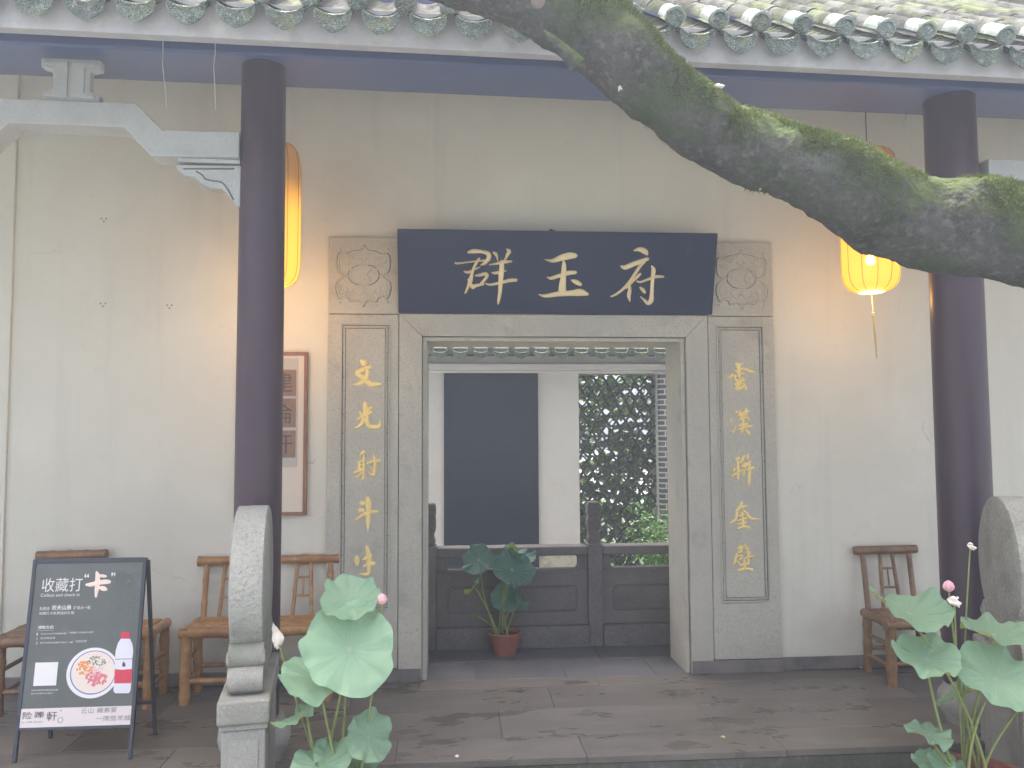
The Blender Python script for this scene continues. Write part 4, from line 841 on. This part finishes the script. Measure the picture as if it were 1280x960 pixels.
lotus((1.575, YR, -.36), 'potted lotus with a pink bud growing in front of the right drum stone', .205, .50, [
    (1137, 766, .06, .165, (.05, -.28, .96), .24, .05, .20, 0), (1158, 824, -.02, .140, (.0, -.42, .91), .20, .055, .05, .3),
    (1243, 793, .04, .140, (.02, -.16, .99), .20, .05, .06, .2), (1245, 848, -.06, .160, (-.12, -.62, .78), .14, .05, .06, .8),
    (1161, 918, -.03, .090, (.1, -.22, .97), .10, .06, .10, .2), (1199, 868, .12, .105, (-.45, .30, .84), .12, .05, .08, .5),
    (1272, 886, .02, .10, (.3, -.1, .95), .12, .05, .08, .3), (1157, 950, .02, .055, (-.2, -.5, .85), .1, .05, .05, 0), (1176, 953, -.02, .06, (.1, -.5, .86), .1, .05, .05, 0), (1192, 955, .0, .05, (.2, -.4, .9), .1, .05, .05, 0)],
    [(1186, 738, .06, .045, .018)], [(1194, 752, .0, .055, .045), (1214, 683, .16, .035, .035)], YR)
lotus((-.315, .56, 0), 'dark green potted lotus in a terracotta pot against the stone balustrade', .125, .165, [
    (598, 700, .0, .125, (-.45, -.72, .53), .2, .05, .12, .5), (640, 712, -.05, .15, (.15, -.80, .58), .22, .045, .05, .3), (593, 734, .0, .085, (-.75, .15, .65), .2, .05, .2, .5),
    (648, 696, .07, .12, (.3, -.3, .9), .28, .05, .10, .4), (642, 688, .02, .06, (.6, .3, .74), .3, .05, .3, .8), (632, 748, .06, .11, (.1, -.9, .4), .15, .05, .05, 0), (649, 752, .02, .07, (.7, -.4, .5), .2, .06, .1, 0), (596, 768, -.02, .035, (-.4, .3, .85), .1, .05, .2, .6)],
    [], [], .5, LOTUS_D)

# ------------------------------------------------------------------ hanging threads, fallen petals
for (pts, lab) in (([(203, 38), (204, 60), (203, 80), (206, 108), (208, 134)], 'pale thread hanging from the eave, the nearer to the I-shaped block'), ([(269, 44), (269, 66), (267, 82), (268, 100), (269, 137)], 'pale thread hanging from the eave beside the left column')):
    o = obj('hanging_thread', MB().tube([at(u, v, -1.60) for u, v in pts], .0022, 5), STRING); tag(o, lab, 'thread', 'threads hanging from the eave')
def petal_bit(u, v, lab, m, s=.012):
    c = atz(u, v, .004); n = 8; mb = MB()
    mb.v = [c+V((0, 0, .004))]+[c+V((s*cos(q*2*pi/n)*(1+.3*(q % 2)), s*1.1*sin(q*2*pi/n), .001+.003*(q % 3))) for q in range(n)]; mb.f = [(0, 1+q, 1+(q+1) % n) for q in range(n)]
    tag(obj('fallen_petal', mb, m), lab, 'petal', 'petals fallen on the terrace')
petal_bit(904, 922, 'small yellow petal lying near the terrace edge before the doorway', TASSEL)
petal_bit(1076, 835, 'tiny white petal on the floor beside the legs of the right bamboo chair', PETAL, .01)
petal_bit(571, 946, 'pale petal lying on the terrace edge right of the lotus with the large leaf', PETAL)

# ------------------------------------------------------------------ balustrade behind the doorway
ba = thing('balustrade', 'dark carved stone balustrade across the back of the doorway', 'balustrade', (0, .78, 0))
Y0, Y1 = .72, .86
posts = (-.875, .389, 1.653)
for xp in posts:
    ps = obj('post', MB().box(xp-.056, xp+.056, Y0-.012, Y1+.012, 0, .765), BALU, ba, bevel=.006)
    MXp = Matrix.Translation((xp, .79, 0))
    obj('post_cap', MB().lathe([(.052, .766), (.058, .80), (.045, .835), (.048, .86), (.060, .885), (.062, .95), (.052, .975), (.062, 1.0), (.062, 1.06), (.050, 1.083)], (xp, .79, 0), 4, Matrix.Rotation(pi/4, 4, 'Z') @ Matrix.Diagonal((1.2, 1.2, 1, 1))), BALU, ps, bevel=.006)
    mb = MB()
    for q in range(3):
        for f in (-1, 1): mb.tube([(xp+f*(.03+.02*cos(w*.7)), .715, .92+.055*q+.022*sin(w*.7)) for w in range(8)], .006, 5)
    obj('cap_carving', mb, BALU, ps, smooth=50)
for xa, xb in ((-2.1, posts[0]-.056), (posts[0]+.056, posts[1]-.056), (posts[1]+.056, posts[2]-.056)):
    obj('plinth', MB().box(xa, xb, Y0-.03, Y1+.03, 0, .158), BALU, ba, bevel=.006)
    pnl = obj('panel', MB().box(xa, xb, Y0+.02, Y1-.02, .16, .578), BALU, ba, bevel=.004)
    obj('top_rail', MB().box(xa, xb, Y0-.012, Y1+.012, .683, .752), BALU, ba, bevel=.012)
    for x, s in ((xa, 1), (xb, -1)):
        sp = [(x, .58), (x+s*.085, .58), (x+s*.068, .60), (x+s*.068, .655), (x+s*.09, .681), (x, .681)]
        obj('slot_end', MB().prism(sp if s > 0 else sp[::-1], Y0+.02, Y1-.02), BALU, ba, bevel=.003)
    obj('sill', MB().box(xa+.07, xb-.07, Y0+.004, Y0+.018, .568, .584), BALU, pnl)
    a, b_, c, d, r = xa+.085, xb-.085, .262, .452, .03
    obj('panel_groove_shade', MB().tube([(x, Y0+.020, z) for x, z in ((a+r, c), (b_-r, c), (b_-r*.3, c+r*.3), (b_, c+r), (b_, d-r), (b_-r*.3, d-r*.3), (b_-r, d), (a+r, d), (a+r*.3, d-r*.3), (a, d-r), (a, c+r), (a+r*.3, c+r*.3))], .006, 6, closed=True), GROOVE_SHADE, pnl)  # dark tube around the panel, painted as the shade of a groove
    obj('raised_panel', MB().prism([(a+.012+r, c+.012), (b_-.012-r, c+.012), (b_-.012, c+.012+r), (b_-.012, d-.012-r), (b_-.012-r, d-.012), (a+.012+r, d-.012), (a+.012, d-.012-r), (a+.012, c+.012+r)], Y0+.012, Y0+.03), BALU, pnl, bevel=.004)

cbm = thing('corridor_beam', 'dark beam in the same glare-blue colour crossing just below the door head, behind the doorway', 'beam', (0, .80, 2.34))
obj('beam', MB().box(-9, 9, .72, .88, 2.328, 2.62), BEAMP, cbm, bevel=.006)
# ------------------------------------------------------------------ courtyard wall
YW = 3.4
cw = thing('courtyard_wall', 'white courtyard wall with green tile coping seen through the doorway', 'wall', (.4, YW, -.28))
lx_, rx_ = .70, 1.578; zt_ = 2.273; zlow = -.27
obj('wall_face', MB().prism([(-4.5, -.28), (lx_, -.28), (lx_, zt_), (rx_, zt_), (rx_, -.28), (4.5, -.28), (4.5, 2.62), (-4.5, 2.62)], YW, YW+.25), CWALL, cw)
obj('cornice_ledge', MB().box(-6, 6, YW-.075, YW-.001, 2.308, 2.376), CWALL, cw, bevel=.004)
obj('cornice_ledge', MB().box(-6, 6, YW-.035, YW-.001, 2.279, 2.306), CWALL, cw, bevel=.003)
obj('base_ledge', MB().box(-6, 6, YW-.09, YW-.001, .10, .145), CWALL, cw, bevel=.006)
obj('stained_base', MB().box(.246, lx_-.003, YW-.006, YW-.0005, .146, .30), MOSSW, cw)
cop = obj('coping', MB().prism([(YW-.17, 2.47), (YW-.17, 2.50), (YW+.12, 2.72), (YW+.42, 2.50), (YW+.42, 2.47)][::-1], -4.5, 4.5, None, 'yz'), TILE, cw)
for i in range(-8, 14):
    x = -.834+.2203*i
    for nm, me, dx, y, z in (('end_cap', ME_CAP, .11, YW-.175, 2.512), ('drip_tile', ME_DRIP, 0, YW-.185, 2.512)):
        o = link(nm, me, cop); o.location = (x+dx, y, z); o.rotation_euler = (.1, 0, 0)
        o.scale = (1.1, 1, .86) if nm == 'drip_tile' else (.95, 1, .95)
    if i == 0: obj('gap_shade_strip', MB().box(-5.9, 5.9, YW-.168, YW-.12, 2.455, 2.535), LATT, cop)  # dark strip added as shade in the sunlit gaps between the caps
    o = link('pan_tile', ME_PAN, cop); o.location = (x, YW-.18, 2.512); o.rotation_euler = (radians(37), 0, 0); o.scale = (1.15, 1.3, 1)
    o = link('ridge_tile', ME_TUBE, cop); o.location = (x+.11, YW-.16, 2.51); o.rotation_euler = (radians(37), 0, 0); o.scale = (.95, 1.3, .95)
tb = obj('inscribed_tablet', MB().box(-.791, .243, -.03, .03, -.10, 2.272, Matrix.Translation((0, YW-.005, 0))), TABLET, None, bevel=.004)
tag(tb, 'large black stone tablet with rows of engraved characters on the courtyard wall', 'stone tablet')
# tile lattice: pairs of curved roof tiles set back to back
def latt_mesh(p, hgt):
    mb = MB(); n = 8; th = .0215
    for s in (-1, 1):
        b = len(mb.v)
        for y in (0, .09):
            for r in (0, 1):
                for k in range(n+1):
                    a = -1+2*k/n; z = s*(hgt*.5)*(1-abs(a)**1.6); mb.v.append(V((a*p*.5, y, z-s*th*r)))
        q = n+1
        for k in range(n):
            f = [(k, k+1, q+k+1, q+k), (2*q+k+1, 2*q+k, 3*q+k, 3*q+k+1), (k+1, k, 2*q+k, 2*q+k+1), (q+k, q+k+1, 3*q+k+1, 3*q+k)]
            mb.f += [tuple(b+i for i in (ff if s > 0 else ff[::-1])) for ff in f]
    return mb.mesh('lattice_tile', LATT, 50)
pl = (rx_-lx_)/8.0; hl = .140
ME_L = latt_mesh(pl*1.06, hl)
lat = obj('tile_lattice', MB().box(lx_+.001, rx_-.001, YW+.07, YW+.16, -.27, -.22), LATT, cw)
j = 0; z = -.16
while z < zt_-.03:
    for i in range(9):
        x = lx_+pl*(i+(.5 if j % 2 else 0))
        if x > rx_+.01 or x < lx_-.01: continue
        o = link('lattice_tile', ME_L, lat); o.location = (min(max(x, lx_+.01), rx_-.01), YW+.06+rnd.uniform(-.004, .004), z); o.rotation_euler = (0, rnd.uniform(-.02, .02), 0)
    z += hl*.80; j += 1
# brick pier
bpz = obj('brick_pier', MB().box(1.590, 2.05, YW-.10, YW-.012, -.28, 2.276), MORTAR, cw)
ME_B = MB().box(-.5, .5, -.5, .5, -.5, .5).mesh('brick', BRICK)
zz = -.26; j = 0
while zz < 2.22:
    xs = 1.587+(0 if j % 2 else -.068)
    while xs < 1.99:
        a, b_ = max(xs, 1.587), min(xs+.118, 2.052)
        if b_-a > .03:
            o = link('brick', ME_B, bpz); o.location = ((a+b_)/2, YW-.062, zz+.025); o.scale = (b_-a, .088, .041)
        xs += .136
    zz += .0575; j += 1

def leaf_cloud(n, fn, size, m, name, parent=None, aspect=.5, seed=1, nrm=None):
    r0 = random.Random(seed); vs = []; fs = []
    for i in range(n):
        c, dirv = fn(r0)
        s = size*r0.uniform(.6, 1.3)
        d = V(dirv) if dirv else V((r0.gauss(0, 1), r0.gauss(0, 1), r0.gauss(0, .6)))
        d.normalize(); w = d.cross(V((r0.gauss(0, 1), r0.gauss(0, 1), r0.gauss(0, 1)))).normalized()*s*aspect*.5; b = len(vs)
        k = d.cross(w).normalized()*s*.12
        c = V(c); vs += [c, c+d*s*.5+w+k, c+d*s, c+d*s*.5-w+k]; fs.append((b, b+1, b+2, b+3))
    me = bpy.data.meshes.new(name); me.from_pydata([tuple(v_) for v_ in vs], [], fs); me.materials.append(m); me.update()
    return link(name, me, parent)
struct(obj('garden_bed', MB().box(-8, 8, YW+.27, 14, -.33, -.20), mat('garden_soil', (.045, .06, .03), .9, [(4, (.03, .05, .02), .4, .7)])))
# bushy plant in the courtyard, right
sh = thing('courtyard_shrub', 'feathery green shrub in the courtyard in front of the brick pier', 'shrub', (1.62, 2.5, -.28))
stm = []
for k in range(9):
    r0 = random.Random(k); top = V((1.62+r0.uniform(-.50, .50), 2.5+r0.uniform(-.25, .2), .30+r0.uniform(0, .65)))
    stm.append((V((1.62+r0.uniform(-.08, .08), 2.5, -.28)), top)); obj('stem', MB().tube([stm[-1][0].lerp(top, q/6)+V((0, 0, .08*sin(pi*q/6))) for q in range(7)], [.008-.001*q for q in range(7)], 6), STALK, sh, smooth=60)
def fsh(r0):
    a, b_ = stm[r0.randrange(len(stm))]; t = r0.uniform(.25, 1.05); c = a.lerp(b_, t)+V((r0.gauss(0, .11), r0.gauss(0, .08), .08*sin(pi*min(t, 1))+r0.gauss(0, .08)))
    return c, (r0.gauss(0, 1)+(b_.x-a.x), r0.gauss(0, .8), r0.gauss(-.1, .8))
o = leaf_cloud(3800, fsh, .085, SHRUBL, 'foliage', sh, .22, 3); o['kind'] = 'stuff'
def fbg(r0):
    return V((r0.uniform(-1.5, 5), 3.95+abs(r0.gauss(0, .8)), r0.uniform(-.3, 3.4))), None
o = leaf_cloud(11000, fbg, .19, GARDL, 'garden_foliage', None, .5, 9); o['kind'] = 'stuff'; o['label'] = 'mass of green garden leaves behind the tile lattice'

# ------------------------------------------------------------------ tree: the mossy limb across the front, trunk and crown out of frame
tr = thing('tree', 'tree whose thick mossy limb sweeps across the front of the roof', 'tree', (3.1, -2.9, -.36))
YB = -2.6
pc_ = [(500, -62, 48), (600, -42, 48), (680, -6, 48), (735, 40, 49), (785, 86, 48), (850, 133, 46), (905, 163, 46), (960, 190, 46), (1010, 219, 49), (1060, 244, 52), (1110, 261, 57), (1160, 273, 62), (1215, 283, 64), (1280, 303, 65)]
path = []
for i, (u, v, r) in enumerate(pc_):
    q = at(u, v, YB-.0*i); path.append((q.x, q.y+.05*sin(i*1.3), q.z, r*.0028))
q = path[-1]
path += [(q[0]+.35, q[1]-.03, q[2]-.13, .20), (q[0]+.75, q[1]-.1, q[2]-.45, .22), (q[0]+1.2, q[1]-.2, q[2]-1.15, .26), (q[0]+1.5, q[1]-.3, q[2]-2.0, .31), (q[0]+1.6, q[1]-.3, -.40, .40)]
path = [(path[0][0]-1.2, path[0][1]-.35, path[0][2]+.75, .10), (path[0][0]-.55, path[0][1]-.1, path[0][2]+.25, .125)]+path
def limb(name, path, n, seg, amp, par, seed=0):
    sp = spline(path, n); mb = MB().tube([s_[:3] for s_ in sp], [s_[3] for s_ in sp], seg)
    cs = [V(s_[:3]) for s_ in sp]
    for i, p_ in enumerate(mb.v):
        c = cs[min(i//seg, len(cs)-1)]; d = (p_-c); rr = d.length
        if rr < 1e-6: continue
        d /= rr; q_ = p_*5+V((seed, 0, 0))
        h = noise.fractal(q_, 1.0, 2.0, 4)*amp+noise.noise(p_*22)*amp*.28+noise.noise(p_*55)*amp*.14
        mb.v[i] = p_+d*h
    return obj(name, mb, BARK, par, smooth=80), sp
lb, sp = limb('limb', path, 34, 56, .020, tr)
p2 = [(760, 65, 40), (752, 10, 46), (742, -60, 48)]
pa2 = []
for (u, v, r) in p2: q = at(u, v, YB); pa2.append((q.x, q.y+.06, q.z, r*.0028))
pa2.append((pa2[-1][0]+.1, pa2[-1][1]+.0, pa2[-1][2]+1.0, .11)); pa2.append((pa2[-1][0]+.4, pa2[-1][1]-.3, pa2[-1][2]+1.6, .08))
limb('branch', pa2, 24, 40, .016, tr, 3)
a, b_ = at(722, 82, YB-.14), at(679, 39, YB-.17)
obj('broken_stub', MB().tube([a, a.lerp(b_, .4)+V((0, 0, .008)), a.lerp(b_, .75), b_], [.035, .020, .016, .007], 10), BARK, tr, smooth=60)
c = at(672, 4, YB-.185)
obj('cut_knot', MB().lathe([(.022, 0), (.024, .010), (.016, .015), (.004, .013)], c, 16, Matrix.Rotation(pi/2, 4, 'X')), mat('cut_wood', (.13, .105, .085), .8, [(30, (.16, .12, .09), .4, .7)]), tr, smooth=50)
scar = mat('pale_scar', (.62, .55, .45), .8)
for (u, v, w, h) in ((775, 105, .022, .055), (897, 108, .05, .02), (1133, 300, .02, .01), (950, 236, .012, .018)):
    c = at(u, v, YB-.15); i = min(range(len(sp)), key=lambda k: (V(sp[k][:3])-c).length); cc = V(sp[i][:3])
    r_ = ray(u, v).normalized(); d0 = (cc-CAM).dot(r_); p0 = CAM+r_*d0; off = (p0-cc).length; R_ = sp[i][3]; d1 = d0-sqrt(max(R_*R_-off*off, 0)); c = CAM+r_*(d1-.006)
    mb = MB(); mb.v = [c+V((w*.5*cos(q*2*pi/9)*(1+.4*sin(q*2.3)), -.004*cos(q), h*.5*sin(q*2*pi/9)*(1+.3*cos(q*3.1)))) for q in range(9)]+[c+V((0, -.012, 0))]; mb.f = [(q, (q+1) % 9, 9) for q in range(9)]
    obj('bark_scar', mb, scar, tr)
# moss: short tufts over the upper side of the limb
r0 = random.Random(11); vs = []; fs = []
def moss_on(sp, n):
    for _ in range(n):
        i = r0.randrange(len(sp)-2); s_ = sp[i]; c = V(s_[:3]); t = (V(sp[i+1][:3])-c).normalized(); side = t.cross(V((0, 0, 1))).normalized(); up = side.cross(t).normalized()
        w = r0.gauss(0, 1.15); d = up*cos(w)+side*sin(w)
        p_ = c+t*r0.uniform(-.01, .02)+d*(s_[3])
        cov = noise.fractal(p_*4.2+V((3, 1, 7)), 1, 2, 4)
        if cov+.55*cos(w)-.02 < r0.uniform(-.08, .30): continue
        h = noise.fractal(p_*5, 1.0, 2.0, 4)*.020+noise.noise(p_*22)*.0056
        p_ += d*(h-.003)
        g = (d+V((r0.gauss(0, .6), r0.gauss(0, .6), r0.gauss(0, .6)-.1))).normalized(); L_ = r0.uniform(.007, .024); wv = g.cross(V((r0.gauss(0, 1), r0.gauss(0, 1), r0.gauss(0, 1)))).normalized()*.0022
        b = len(vs); vs.extend([p_-wv, p_+wv, p_+g*L_]); fs.append((b, b+1, b+2))
moss_on(sp, 150000)
me = bpy.data.meshes.new('moss'); me.from_pydata([tuple(v_) for v_ in vs], [], fs); me.materials.append(MOSS); me.update()
o = link('moss', me, tr); o['kind'] = 'stuff'
# crown: unseen leaf clumps, placed over the roof to shade it
r1 = random.Random(21); clumps = []
while len(clumps) < 170:
    x, y, z = r1.uniform(-6.5, 5), r1.uniform(-3.0, 2.4), r1.uniform(6.4, 9)
    if z < 2.6+.62*(y+5.4)+1.0: continue
    clumps.append((V((x, y, z)), r1.uniform(.5, 1.0)))
def fcr(r0):
    c, s = clumps[r0.randrange(len(clumps))]; return c+V((r0.gauss(0, .5), r0.gauss(0, .5), r0.gauss(0, .32)))*s, None
o = leaf_cloud(9000, fcr, .16, LEAF, 'crown', tr, .5, 31); o['kind'] = 'stuff'
bpy.data.objects.remove(TMPO)

# ------------------------------------------------------------------ hazy air
hz = bpy.data.materials.new('haze_air'); hz.use_nodes = True; N = hz.node_tree.nodes; L = hz.node_tree.links
N.remove(N['Principled BSDF']); vp = N.new('ShaderNodeVolumePrincipled'); vp.inputs['Color'].default_value = (.74, .85, 1, 1); vp.inputs['Density'].default_value = HAZE; vp.inputs['Anisotropy'].default_value = .5
L.new(vp.outputs[0], N['Material Output'].inputs['Volume'])
hb = obj('haze', MB().box(-95, 95, -95, 95, -1.8, 12), hz); hb['kind'] = 'stuff'
